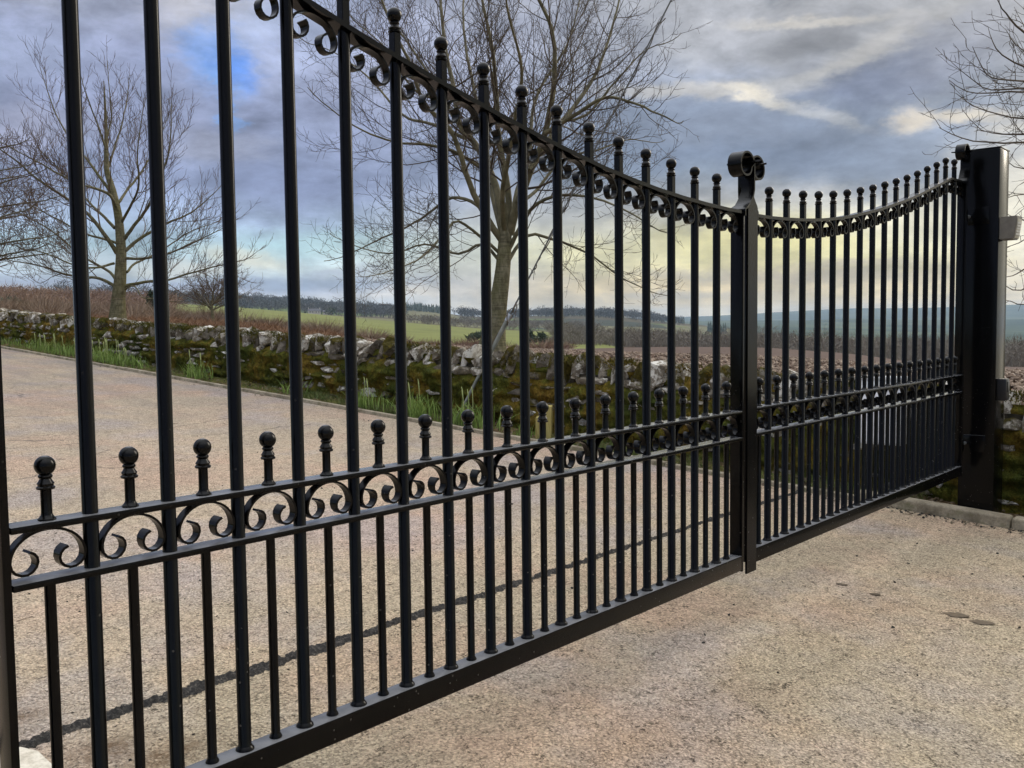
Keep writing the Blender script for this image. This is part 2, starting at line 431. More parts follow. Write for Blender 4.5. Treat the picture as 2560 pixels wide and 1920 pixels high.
blade_mat('ridge_twig', (0.03, 0.032, 0.03), (0.05, 0.05, 0.045), (0.075, 0.07, 0.058), 0.01)
blade_mat('conifer_needle', (0.012, 0.026, 0.014), (0.02, 0.04, 0.02), (0.034, 0.055, 0.026), 0.05)
blade_mat('evergreen_leaf', (0.02, 0.034, 0.014), (0.035, 0.052, 0.022), (0.055, 0.07, 0.03), 0.5)
blade_mat('twig_bark', (0.036, 0.025, 0.015), (0.066, 0.047, 0.028), (0.105, 0.076, 0.047), 3)
blade_mat('limb_bark', (0.06, 0.054, 0.026), (0.12, 0.105, 0.054), (0.20, 0.17, 0.095), 6)
blade_mat('red_twig_bark', (0.058, 0.036, 0.024), (0.10, 0.064, 0.042), (0.145, 0.10, 0.064), 2)

def f_bark(N, b, pos, g):
    n = N.noise(N.v('MULTIPLY', pos, (1, 1, 0.35)), 22, 5, 0.7)
    n2 = N.noise(pos, 3, 4)
    up = N.sep(pos)[2]
    c = N.ramp(n, [(0.3, (0.07, 0.062, 0.036)), (0.5, (0.15, 0.133, 0.08)), (0.72, (0.27, 0.24, 0.16))])
    c = N.mix(N.ramp(n2, [(0.4, 0.0), (0.65, 0.6)]), c, (0.115, 0.11, 0.042))
    band = N.noise(N.v('MULTIPLY', pos, (0.5, 0.5, 6)), 9, 3)
    c = N.mix(1.0, c, N.ramp(band, [(0.35, 0.6), (0.5, 1.0)]), 'MULTIPLY')
    setc(N, b, c, 0.95, 0.15)
    bump(N, b, n, 0.012, 0.8)
material('bark', f_bark)

def f_timber(N, b, pos, g):
    n = N.noise(N.v('MULTIPLY', pos, (8, 8, 0.7)), 12, 4, 0.6)
    setc(N, b, N.ramp(n, [(0.3, (0.24, 0.19, 0.055)), (0.6, (0.38, 0.31, 0.11)), (0.8, (0.45, 0.39, 0.18))]), 0.8, 0.2)
    bump(N, b, n, 0.002)
material('timber', f_timber)
def plain(name, c, rough=0.5, metal=0.0, spec=0.4, scale=30, var=0.18):
    def f(N, b, pos, g):
        n = N.noise(pos, scale, 4, 0.6)
        cc = N.mix(1.0, c, N.ramp(n, [(0.3, 1 - var), (0.7, 1 + var)]), 'MULTIPLY')
        setc(N, b, cc, N.m('ADD', rough, N.m('MULTIPLY', N.m('SUBTRACT', n, 0.5), 0.2)), spec)
        b.inputs['Metallic'].default_value = metal
    return material(name, f)
plain('keypad_case', (0.15, 0.135, 0.11), 0.42, 0.0, 0.5)
plain('keypad_face', (0.34, 0.31, 0.24), 0.4, 0.2, 0.5)
plain('keypad_key', (0.62, 0.6, 0.54), 0.35)
plain('black_plastic', (0.012, 0.012, 0.013), 0.35)
plain('galvanised', (0.42, 0.43, 0.44), 0.35, 0.8)
plain('grey_tube', (0.16, 0.165, 0.14), 0.5, 0.0, 0.4, 12, 0.3)
plain('steel_wire', (0.10, 0.10, 0.095), 0.5, 0.5)
plain('white_cabinet', (0.78, 0.79, 0.82), 0.4)
plain('pasture', (0.155, 0.165, 0.048), 0.95, 0, 0.1, 0.035, 0.22)
plain('house_wall', (0.5, 0.46, 0.4), 0.9)
plain('house_roof', (0.09, 0.09, 0.10), 0.8)
plain('window_glass', (0.03, 0.035, 0.04), 0.15)

def f_field(N, b, pos, g):
    n = N.noise(pos, 3.2, 7, 0.72)
    n2 = N.noise(pos, 0.12, 4)
    c = N.ramp(n, [(0.32, (0.05, 0.029, 0.019)), (0.5, (0.11, 0.066, 0.045)), (0.68, (0.20, 0.13, 0.09))])
    c = N.mix(N.ramp(n2, [(0.4, 0.0), (0.7, 0.4)]), c, (0.15, 0.10, 0.075))
    setc(N, b, c, 1.0, 0.1)
    bump(N, b, n, 0.25, 1.0)
material('ploughed_earth', f_field)
def f_smooth(N, b, pos, g):
    n = N.noise(pos, 0.5, 6, 0.7)
    c = N.ramp(n, [(0.3, (0.085, 0.06, 0.049)), (0.6, (0.12, 0.086, 0.07))])
    setc(N, b, c, 1.0, 0.05)
material('harrowed_earth', f_smooth)
def f_heath(N, b, pos, g):
    n = N.noise(pos, 0.25, 7, 0.7)
    c = N.ramp(n, [(0.3, (0.06, 0.04, 0.025)), (0.5, (0.11, 0.07, 0.045)), (0.7, (0.16, 0.12, 0.07))])
    setc(N, b, c, 1.0, 0.05)
material('heath_ground', f_heath)
def f_hill(N, b, pos, g):
    big = N.voro(N.v('MULTIPLY', pos, (0.0042, 0.0042, 0)), 1.0, 'Color')
    s = N.sep(big)
    c = N.mix(N.m('GREATER_THAN', s[0], 0.45), (0.105, 0.135, 0.045), (0.085, 0.07, 0.042))
    c = N.mix(N.m('GREATER_THAN', s[1], 0.68), c, (0.045, 0.05, 0.035))
    c = N.mix(N.m('GREATER_THAN', s[2], 0.75), c, (0.15, 0.14, 0.075))
    c = N.mix(1.0, c, N.ramp(N.noise(pos, 0.02, 6, 0.7), [(0.3, 0.7), (0.7, 1.25)]), 'MULTIPLY')
    setc(N, b, c, 1.0, 0.05)
material('farmland', f_hill)
def f_far(N, b, pos, g):
    n = N.noise(pos, 0.0022, 7, 0.65)
    c = N.ramp(n, [(0.35, (0.03, 0.04, 0.025)), (0.5, (0.06, 0.075, 0.035)), (0.65, (0.11, 0.12, 0.055))])
    setc(N, b, c, 1.0, 0.0)
material('far_moor', f_far)

# ------------------------------------------------------------------ helpers
def tag(o, label=None, cat=None, group=None, kind=None):
    if label: o['label'] = label
    if cat: o['category'] = cat
    if group: o['group'] = group
    if kind: o['kind'] = kind
    return o
def link(name, me, mat=None, parent=None, loc=None, rot=None):
    if mat and not me.materials:
        me.materials.append(MATS[mat])
    o = bpy.data.objects.new(name, me)
    COL.objects.link(o)
    if parent: o.parent = parent
    if loc is not None: o.location = loc
    if rot is not None: o.rotation_euler = rot
    return o
def empty(name, loc):
    o = bpy.data.objects.new(name, None)
    COL.objects.link(o)
    o.location = loc
    o.empty_display_size = 0.2
    return o
def mesh(name, V, Fc, smooth=False):
    me = bpy.data.meshes.new(name)
    me.from_pydata([tuple(map(float, v)) for v in V], [], Fc)
    if smooth:
        me.polygons.foreach_set('use_smooth', np.ones(len(me.polygons), bool))
    me.update()
    return me
def mesh_np(name, V, T, smooth=False):
    """V (n,3) float, T (m,k) int of equal-size faces"""
    me = bpy.data.meshes.new(name)
    V = np.ascontiguousarray(V, np.float32)
    T = np.ascontiguousarray(T, np.int32)
    k = T.shape[1]
    me.vertices.add(len(V))
    me.vertices.foreach_set('co', V.ravel())
    me.loops.add(T.size)
    me.loops.foreach_set('vertex_index', T.ravel())
    me.polygons.add(len(T))
    me.polygons.foreach_set('loop_start', np.arange(0, T.size, k, dtype=np.int32))
    me.polygons.foreach_set('loop_total', np.full(len(T), k, np.int32))
    if smooth:
        me.polygons.foreach_set('use_smooth', np.ones(len(T), bool))
    me.update(calc_edges=True)
    return me
def bm_mesh(name, bm, smooth_angle=None):
    me = bpy.data.meshes.new(name)
    bmesh.ops.recalc_face_normals(bm, faces=bm.faces)
    bm.to_mesh(me)
    bm.free()
    if smooth_angle is not None:
        me.polygons.foreach_set('use_smooth', np.ones(len(me.polygons), bool))
        me.set_sharp_from_angle(angle=math.radians(smooth_angle))
    return me
def box_mesh(name, x0, x1, y0, y1, z0, z1, bev=0.0):
    bm = bmesh.new()
    r = bmesh.ops.create_cube(bm, size=1.0)
    for v in bm.verts:
        v.co = Vector((x0 + (v.co.x + .5) * (x1 - x0), y0 + (v.co.y + .5) * (y1 - y0), z0 + (v.co.z + .5) * (z1 - z0)))
    if bev:
        bmesh.ops.bevel(bm, geom=list(bm.edges), offset=bev, segments=2, affect='EDGES', profile=0.6)
    return bm_mesh(name, bm, 18)
def lathe(bm, prof, seg=14, cx=0, cy=0):
    """prof list of (r,z)"""
    rings = []
    for r, z in prof:
        if r < 1e-6:
            rings.append([bm.verts.new((cx, cy, z))])
        else:
            rings.append([bm.verts.new((cx + r * math.cos(2 * math.pi * i / seg), cy + r * math.sin(2 * math.pi * i / seg), z)) for i in range(seg)])
    for a, b in zip(rings[:-1], rings[1:]):
        for i in range(seg):
            j = (i + 1) % seg
            if len(a) == 1 and len(b) == 1: continue
            if len(a) == 1: bm.faces.new((a[0], b[i], b[j]))
            elif len(b) == 1: bm.faces.new((a[i], a[j], b[0]))
            else: bm.faces.new((a[i], a[j], b[j], b[i]))
    for rg, fl in ((rings[0], True), (rings[-1], False)):
        if len(rg) > 2:
            bm.faces.new(rg[::-1] if fl else rg)
def ribbon(path, widths, thick):
    """flat band that follows path (x,z), lying across y with half width per point"""
    P = np.array(path, float)
    n = len(P)
    T = np.gradient(P, axis=0)
    T /= np.linalg.norm(T, axis=1)[:, None] + 1e-9
    Nn = np.stack([-T[:, 1], T[:, 0]], 1)
    V, Fc = [], []
    for i in range(n):
        w = widths[i] if hasattr(widths, '__len__') else widths
        a = P[i] + Nn[i] * thick / 2
        b = P[i] - Nn[i] * thick / 2
        V += [(a[0], -w, a[1]), (a[0], w, a[1]), (b[0], w, b[1]), (b[0], -w, b[1])]
    for i in range(n - 1):
        for k in range(4):
            l = (k + 1) % 4
            Fc.append((i * 4 + k, i * 4 + l, i * 4 + 4 + l, i * 4 + 4 + k))
    Fc.append((0, 3, 2, 1))
    e = (n - 1) * 4
    Fc.append((e, e + 1, e + 2, e + 3))
    bm = bmesh.new()
    vs = [bm.verts.new(v) for v in V]
    for f in Fc:
        bm.faces.new([vs[i] for i in f])
    return bm
def tubes_mesh(name, lines, sides=5):
    """lines: list of (pts (n,3), radii (n,)) -> one mesh of tapered tubes"""
    Vs, Ts, off = [], [], 0
    ca = np.cos(np.arange(sides) * 2 * math.pi / sides)
    sa = np.sin(np.arange(sides) * 2 * math.pi / sides)
    groups = {}
    for P, r in lines:
        groups.setdefault(len(P), []).append((P, r))
    for n, L in groups.items():
        P = np.array([a for a, _ in L], float)
        r = np.array([b for _, b in L], float)
        T = np.gradient(P, axis=1)
        T /= np.linalg.norm(T, axis=2, keepdims=True) + 1e-9
        ref = np.zeros_like(T)
        ref[..., 0] = 0.31; ref[..., 1] = 0.87; ref[..., 2] = 0.38
        A = np.cross(T, ref)
        A /= np.linalg.norm(A, axis=2, keepdims=True) + 1e-9
        B = np.cross(T, A)
        V = P[:, :, None, :] + r[:, :, None, None] * (A[:, :, None, :] * ca[None, None, :, None] + B[:, :, None, :] * sa[None, None, :, None])
        m = len(L)
        base = off + (np.arange(m) * n * sides)[:, None, None]
        i = np.arange(n - 1)[None, :, None] * sides
        k = np.arange(sides)[None, None, :]
        k2 = (k + 1) % sides
        q = np.stack([base + i + k, base + i + k2, base + i + sides + k2, base + i + sides + k], -1).reshape(-1, 4)
        Vs.append(V.reshape(-1, 3))
        Ts.append(q)
        off += m * n * sides
    return mesh_np(name, np.concatenate(Vs), np.concatenate(Ts), True)

RNG = np.random.default_rng(5)
random.seed(5)

# ------------------------------------------------------------------ ground and setting
KX = 5.968                                       # face of the kerb
WX = 6.42                                        # face of the dry stone wall
def drive_z(y): return 0.064 * y + 0.004
def verge_z(y): return 0.067 * y + 0.012

def sheet(name, xs, ys, zf, mat, kind='structure'):
    X, Y = np.meshgrid(xs, ys, indexing='ij')
    Z = zf(X, Y)
    V = np.stack([X, Y, Z], -1).reshape(-1, 3)
    a, b = len(xs), len(ys)
    i, j = np.meshgrid(np.arange(a - 1), np.arange(b - 1), indexing='ij')
    q = np.stack([i * b + j, (i + 1) * b + j, (i + 1) * b + j + 1, i * b + j + 1], -1).reshape(-1, 4)
    o = link(name, mesh_np(name, V, q, True), mat)
    tag(o, kind=kind)
    return o
JY = 2.69                                        # the dark joint between apron and drive
o = sheet('driveway', np.linspace(-2.5, KX + .01, 40), np.linspace(JY, 34, 120), lambda x, y: drive_z(y) + 0 * x, 'tarmac')
tag(o, 'worn buff tarmac drive running uphill behind the gate beside the mossy wall')
o = sheet('entrance_apron', np.linspace(-8, KX + .01, 60), np.linspace(-12, JY, 60), lambda x, y: drive_z(y) + 0 * x, 'tarmac')
tag(o, 'coarse pale tarmac apron in front of the gate')
# base land under everything near, reaching well round behind the camera
sheet('ground', np.linspace(-60, 8.5, 30), np.linspace(-60, 60, 60), lambda x, y: 0.064 * y - 0.10 + 0 * x, 'verge_soil')

# ragged asphalt joint
ys = np.arange(0.4, KX, 0.005)
def rag(k):
    r = np.random.default_rng(k)
    a = r.normal(0, 1, len(ys))
    s1 = np.convolve(a, np.ones(5) / 5, 'same') * 0.015
    s2 = np.convolve(r.normal(0, 1, len(ys)), np.ones(30) / 30, 'same') * 0.05
    return s1 + s2
tp_ = np.interp(ys, [0.9, 2.0, 4.5], [1.12, .9, .5])
lo = JY - 0.034 * tp_ + rag(1) * tp_
hi = JY + 0.034 * tp_ + rag(2) * tp_
V = []
for x, a, b in zip(ys, lo, hi):
    for t in (0, .25, .5, .75, 1):
        y = a + (b - a) * t
        z = drive_z(y) + (0.001 if t in (0, 1) else 0.003 + 0.010 * random.random())
        V.append((x, y, z))
n = len(ys)
q = np.array([(i * 5 + k, (i + 1) * 5 + k, (i + 1) * 5 + k + 1, i * 5 + k + 1) for i in range(n - 1) for k in range(4)])
o = link('asphalt_joint', mesh_np('asphalt_joint', np.array(V), q, False), 'joint_asphalt')
tag(o, 'ragged strip of black asphalt filling the joint behind the gate', kind='structure')

# verge between kerb and wall
vxs = np.linspace(KX + .04, WX + .06, 14)
vys = np.linspace(-3, 27, 260)
vn = RNG.normal(0, 1, (14, 260))
def verge(x, y):
    i = np.clip(((x - vxs[0]) / (vxs[-1] - vxs[0]) * 13).round().astype(int), 0, 13)
    j = np.clip(((y + 3) / 30 * 259).round().astype(int), 0, 259)
    return verge_z(y) - 0.02 + 0.02 * (x - KX) + 0.010 * vn[i, j]
o = sheet('verge', vxs, vys, verge, 'verge_soil')
tag(o, 'narrow strip of soil and moss between the kerb and the wall')

# kerb stones
kerb = empty('kerb', (KX, 2, 0))
tag(kerb, 'line of concrete kerb stones edging the drive below the wall', kind='structure')
y = -1.32
big = True
while y < 24:
    ln = 0.913
    w, h = (0.10, 0.068) if y < 2.2 else (0.052, 0.034)
    if 2.2 <= y < 2.7: ln = 0.5
    jx, jz = random.uniform(-.004, .004), random.uniform(-.003, .003)
    bm = bmesh.new()
    bmesh.ops.create_cube(bm, size=1.0)
    for v in bm.verts:
        v.co = Vector((v.co.x * w, v.co.y * (ln - 0.006), v.co.z * 0.2))
    bmesh.ops.bevel(bm, geom=[e for e in bm.edges if e.verts[0].co.z > 0 or e.verts[1].co.z > 0], offset=0.018 if y < 2.2 else 0.006, segments=3, affect='EDGES', profile=0.5)
    me = bm_mesh('kerb_stone', bm, 50)
    yc = y + ln / 2
    o = link('kerb_stone', me, 'kerb_concrete', kerb)
    o.location = (KX + w / 2 + jx - KX, yc - 2, drive_z(yc) + h - 0.1 + jz)
    o.rotation_euler = (math.atan(0.064), 0, random.uniform(-.003, .003))
    y += ln

# pale concrete corner by the near hinge
bm = bmesh.new()
pts = [(0.62, 2.30), (1.02, 2.42), (1.028, 2.60), (1.005, 2.655), (0.62, 2.66)]
lo_ = [bm.verts.new((x, y, drive_z(y) - 0.03)) for x, y in pts]
hi_ = [bm.verts.new((x + (-.004 if x > .9 else 0), y, drive_z(y) + 0.012)) for x, y in pts]
bm.faces.new(hi_); bm.faces.new(lo_[::-1])
for i in range(5):
    j = (i + 1) % 5
    bm.faces.new((lo_[i], lo_[j], hi_[j], hi_[i]))
o = link('concrete_pad', bm_mesh('concrete_pad', bm), 'pale_concrete')
tag(o, 'small pale concrete pad on the drive behind the near end of the gate', 'concrete pad')

# ------------------------------------------------------------------ far land, ring by ring round the viewpoint
COLS = [-900, -500, -200, 0, 200, 430, 600, 800, 1000, 1200, 1430, 1660, 1900, 2130, 2370, 2560, 2800, 3300]
def ring(vals):
    return vals
PX = np.arange(-900, 3301, 12.0)
def prof(pairs):
    xs, vs = zip(*pairs)
    v = np.interp(PX, xs, vs)
    return np.convolve(np.pad(v, 4, 'edge'), np.ones(9) / 9, 'valid')
R35 = prof([(-900, 800), (-300, 794), (0, 793), (430, 803), (600, 812), (800, 832), (1000, 866), (1200, 877), (1430, 884), (1660, 890), (1900, 899), (2130, 911), (2370, 926), (2560, 936), (3300, 960)])
R60 = prof([(-900, 790), (0, 789), (430, 800), (600, 810), (800, 830), (1000, 862), (1200, 868), (1430, 877), (1660, 885), (1900, 891), (2130, 904), (2370, 918), (2560, 926), (3300, 945)])
R130 = prof([(-900, 790), (0, 788), (430, 802), (600, 815), (800, 838), (1000, 868), (1200, 872), (1430, 872), (1660, 867), (1900, 868), (2130, 884), (2260, 902), (2370, 912), (2560, 918), (3300, 935)])
R200 = R130 + 14
RINGS = [
    (300, prof([(-900, 780), (0, 776), (430, 790), (600, 800), (800, 822), (1000, 845), (1200, 856), (1430, 866), (1660, 876), (1900, 888), (2130, 905), (2560, 925), (3300, 930)])),
    (450, prof([(-900, 760), (0, 756), (300, 768), (430, 776), (600, 786), (800, 806), (1000, 832), (1200, 842), (1430, 850), (1660, 866), (1900, 880), (2130, 893), (2560, 906), (3300, 910)])),
    (800, prof([(-900, 742), (0, 740), (300, 752), (430, 758), (600, 769), (800, 786), (1000, 805), (1200, 822), (1430, 832), (1660, 850), (1900, 866), (2130, 876), (2560, 886), (3300, 890)])),
    (1100, prof([(-900, 738), (0, 737), (430, 759), (600, 772), (800, 787), (1000, 803), (1200, 817), (1430, 826), (1660, 842), (1900, 858), (2130, 866), (2560, 876), (3300, 880)])),
    (1500, prof([(-900, 738), (0, 734), (430, 756), (600, 772), (800, 786), (1000, 795), (1200, 802), (1430, 806), (1660, 818), (1900, 846), (2130, 856), (2560, 866), (3300, 870)])),
    (2000, prof([(-900, 740), (0, 737), (430, 744), (600, 754), (700, 758), (800, 768), (960, 776), (1050, 772), (1110, 784), (1200, 793), (1430, 787), (1530, 789), (1660, 804), (1800, 817), (1900, 834), (2130, 846), (2560, 856), (3300, 860)])),
    (2600, prof([(-900, 765), (0, 765), (800, 800), (1430, 815), (1900, 838), (2130, 846), (2560, 856), (3300, 860)])),
    (4200, prof([(-900, 800), (1430, 822), (1700, 815), (1900, 812), (2130, 818), (2300, 822), (2560, 826), (3300, 820)])),
    (5600, prof([(-900, 800), (1430, 815), (1684, 806), (1780, 801), (1892, 801), (2026, 801), (2132, 795), (2240, 800), (2370, 800), (2560, 798), (3300, 790)])),
    (6600, prof([(-900, 815), (1430, 825), (1892, 818), (2370, 816), (2560, 815), (3300, 810)])),
    (9000, prof([(-900, 800), (1430, 800), (1684, 793), (1823, 788), (1892, 784), (1965, 779), (2067, 774), (2132, 770), (2230, 771), (2368, 768), (2514, 762), (2700, 757), (3300, 765)])),
    (10500, prof([(-900, 812), (3300, 808)])),
]
WALLR = []
for x in PX:
    d = ray(x, 860)
    k = (WX + 0.42) / d[0] if d[0] > 0.05 else 1e9
    WALLR.append(min(k * math.hypot(d[0], d[1]), 30.0))
WALLR = np.array(WALLR)
def ring_pts(r, prof_):
    out = []
    for x, yy, rr in zip(PX, prof_, r if hasattr(r, '__len__') else np.full(len(PX), r)):
        out.append(at_range(x, yy, rr))
    return np.array(out)
def wall_foot(p):
    return 0.067 * p[1] + 0.10
ring0 = ring_pts(WALLR, R35)
ring0[:, 2] = [wall_foot(p) for p in ring0]
ALLR = [ring0, ring_pts(35, R35), ring_pts(60, R60), ring_pts(130, R130), ring_pts(200, R200)] + [ring_pts(r, p) for r, p in RINGS]
def subdiv(rings, k):
    out = []
    for a, b in zip(rings[:-1], rings[1:]):
        for t in range(k):
            out.append(a + (b - a) * (t / k))
    out.append(rings[-1])
    return out
def strip_obj(name, rings, c0, c1, mat, label, wob=0.0):
    R_ = np.array([r[c0:c1] for r in rings])
    if wob:
        R_[1:-1, :, 2] += RNG.normal(0, wob, R_[1:-1, :, 2].shape)
    m, n = R_.shape[:2]
    i, j = np.meshgrid(np.arange(m - 1), np.arange(n - 1), indexing='ij')
    q = np.stack([i * n + j, i * n + j + 1, (i + 1) * n + j + 1, (i + 1) * n + j], -1).reshape(-1, 4)
    o = link(name, mesh_np(name, R_.reshape(-1, 3), q, True), mat)
    return tag(o, label, kind='structure')
def ci(x): return int(np.searchsorted(PX, x))
END = len(PX)
near = subdiv(ALLR[:3], 24)
strip_obj('ploughed_field', near, ci(880), END, 'ploughed_earth', 'rough reddish ploughed field beyond the wall', 0.03)
strip_obj('heath', near, 0, ci(880) + 1, 'heath_ground', 'brown bracken covered bank beyond the far end of the wall', 0.03)
strip_obj('harrowed_field', subdiv(ALLR[2:5], 5), ci(1150), END, 'harrowed_earth', 'smooth brown harrowed field behind the rough ploughed strip')
strip_obj('scrubland', subdiv(ALLR[2:5], 5), 0, ci(1150) + 1, 'heath_ground', 'brown scrubby ground between the wall and the green pasture')
strip_obj('pasture', subdiv(ALLR[4:8], 5), ci(430), ci(1560), 'pasture', 'bright green pasture sloping across the middle distance')
strip_obj('woodland_floor', subdiv(ALLR[4:8], 5), 0, ci(430) + 1, 'heath_ground', 'brown hillside under the bare woods at the left')
strip_obj('valley_side', subdiv(ALLR[4:8], 5), ci(1560) - 1, END, 'heath_ground', 'dull valley side under the grey woods at the right')
strip_obj('farm_hills', subdiv(ALLR[7:12], 6), 0, END, 'farmland', 'patchwork of fields rising to the wooded ridge')
strip_obj('middle_hills', subdiv(ALLR[11:14], 6), 0, END, 'far_moor', 'low blue grey ridge in front of the far hills')
strip_obj('far_hills', subdiv(ALLR[13:17], 6), 0, END, 'far_moor', 'pale blue moorland hills on the skyline')

hz = link('haze', box_mesh('haze', -11800, 11800, -11800, 11800, -75, 175))
tag(hz, kind='stuff')
hm = bpy.data.materials.new('haze_air')
hm.use_nodes = True
HN = NT(hm.node_tree)
pv_ = HN.n('ShaderNodeVolumePrincipled')
pv_.inputs['Color'].default_value = (0.62, 0.80, 1.0, 1)
pv_.inputs['Density'].default_value = 0.85e-4
HN.t.links.new(pv_.outputs[0], HN.n('ShaderNodeOutputMaterial').inputs['Volume'])
hz.data.materials.append(hm)
PXA = PX
def terr(x, r):
    """point of the land at picture column x and range r"""
    rs = [35, 60, 130, 200] + [a for a, _ in RINGS]
    ps = [R35, R60, R130, R200] + [b for _, b in RINGS]
    zs = [at_range(x, np.interp(x, PXA, p), rr)[2] for rr, p in zip(rs, ps)]
    d = ray(x, 800)
    h = math.hypot(d[0], d[1])
    return np.array([d[0] / h * r, d[1] / h * r, np.interp(r, rs, zs)])

# clods on the ploughed field
def rock_hull(nv, seed, sx, sy, sz, p=2.6):
    r = np.random.default_rng(seed)
    bm = bmesh.new()
    for _ in range(nv):
        v = r.normal(0, 1, 3)
        v = np.sign(v) * np.abs(v)
        v /= (np.abs(v) ** p).sum() ** (1 / p)
        v *= r.uniform(.82, 1.05)
        bm.verts.new((v[0] * sx, v[1] * sy, v[2] * sz))
    h = bmesh.ops.convex_hull(bm, input=bm.verts)
    bmesh.ops.delete(bm, geom=[e for e in h['geom_interior'] if isinstance(e, bmesh.types.BMVert)], context='VERTS')
    bmesh.ops.triangulate(bm, faces=bm.faces)
    return bm
def hull_np(nv, seed, sx, sy, sz, p=2.6):
    bm = rock_hull(nv, seed, sx, sy, sz, p)
    bm.verts.ensure_lookup_table()
    bm.verts.index_update()
    V = np.array([v.co[:] for v in bm.verts])
    T = np.array([[v.index for v in f.verts] for f in bm.faces])
    bm.free()
    return V, T
def scatter(name, protos, P, scale, mat, tilt=0.5, squash=None):
    """joins many small solids into one mesh"""
    Vs, Ts, off = [], [], 0
    for i, p in enumerate(P):
        V, T = protos[i % len(protos)]
        a, b_, c_ = RNG.uniform(0, 6.28), RNG.normal(0, tilt), RNG.normal(0, tilt)
        M = np.array(Matrix.Rotation(a, 3, 'Z') @ Matrix.Rotation(b_, 3, 'X') @ Matrix.Rotation(c_, 3, 'Y'))
        Vs.append(V @ M.T * scale[i] + p)
        Ts.append(T + off)
        off += len(V)
    return link(name, mesh_np(name, np.concatenate(Vs), np.concatenate(Ts)), mat)
protos = [hull_np(9, k, 1.3, .8, .55) for k in range(8)]
nr = np.array(near)
P, S_ = [], []
for _ in range(15000):
    x = RNG.uniform(860, 2640)
    t = RNG.uniform(0, 1) ** 1.5
    c = (x - PX[0]) / 12
    i, fr = int(c), c - int(c)
    tt = t * (len(nr) - 1)
    k, ft = min(int(tt), len(nr) - 2), tt - min(int(tt), len(nr) - 2)
    p = (nr[k, i] * (1 - fr) + nr[k, i + 1] * fr) * (1 - ft) + (nr[k + 1, i] * (1 - fr) + nr[k + 1, i + 1] * fr) * ft
    P.append(p + np.array([0, 0, 0.02]))
    S_.append(RNG.uniform(.04, .13))
o = scatter('soil_clods', protos, P, S_, 'ploughed_clod', 0.6)
tag(o, 'reddish brown turned clods covering the ploughed field', kind='stuff')

# slivers: bare twigs seen from afar, as thin upright triangles
def slivers(name, base, vec, width, mat):
    base = np.array(base); vec = np.array(vec)
    width = np.broadcast_to(np.array(width), (len(base),))
    view = base - CAM
    view /= np.linalg.norm(view, axis=1)[:, None]
    rnd = RNG.normal(0, .6, base.shape) + view
    side = np.cross(vec, rnd)
    side /= np.linalg.norm(side, axis=1)[:, None] + 1e-9
    V = np.stack([base - side * width[:, None] / 2, base + side * width[:, None] / 2, base + vec], 1).reshape(-1, 3)
    T = np.arange(len(V)).reshape(-1, 3)
    return link(name, mesh_np(name, V, T), mat)
def bush_field(name, spots, mat, label, n, hgt, rad, wpx, up=1.0):
    """spots: (point, size). brush of stems"""
    Bs, Vs, W = [], [], []
    for p, s in spots:
        nn = n
        r_ = math.hypot(p[0], p[1])
        a = RNG.uniform(0, 6.28, nn)
        q = RNG.uniform(0, 1, nn) ** .6 * rad * s
        b = np.stack([p[0] + q * .4 * np.cos(a), p[1] + q * .4 * np.sin(a), np.full(nn, p[2])], 1)
        v = np.stack([np.cos(a) * q * .8, np.sin(a) * q * .8, RNG.uniform(.35, 1, nn) * hgt * s * up], 1)
        lift = RNG.uniform(0, .55, nn)[:, None]
        b = b + v * lift
        v = v * (1 - lift * .7) + RNG.normal(0, .16 * hgt * s, v.shape)
        Bs.append(b); Vs.append(v); W.append(np.full(nn, wpx * r_ / FPX))
    o = slivers(name, np.concatenate(Bs), np.concatenate(Vs), np.concatenate(W), mat)
    return tag(o, label, kind='stuff')
def spots(n, x0, x1, r0, r1, s0=.7, s1=1.3):
    out = []
    for _ in range(n):
        x, r = RNG.uniform(x0, x1), RNG.uniform(r0, r1)
        out.append((terr(x, r), RNG.uniform(s0, s1)))
    return out
def near_spots(n, x0, x1, k0, k1, s0=.6, s1=1.3):
    out = []
    for _ in range(n):
        c = int((RNG.uniform(x0, x1) - PX[0]) / 12)
        out.append((nr[RNG.integers(k0, k1), c], RNG.uniform(s0, s1)))
    return out
bush_field('bracken', near_spots(900, -120, 900, 2, 26), 'bracken', 'dead red brown bracken along the bank behind the wall', 26, .20, .34, 1.2)
bush_field('scrub', spots(150, 430, 1010, 100, 190), 'scrub_twig', 'thicket of bare brown bushes between the wall and the pasture', 150, 1.5, 1.9, 1.0)
bush_field('bank_scrub', spots(190, -150, 440, 80, 190), 'scrub_twig', 'bare brown bushes on the slope below the woods at the left', 150, 1.6, 2.0, 1.0)
bush_field('red_scrub', spots(110, 960, 1420, 120, 200), 'brown_wood_twig', 'low reddish scrub at the foot of the pasture', 90, 1.3, 1.8, 1.0)

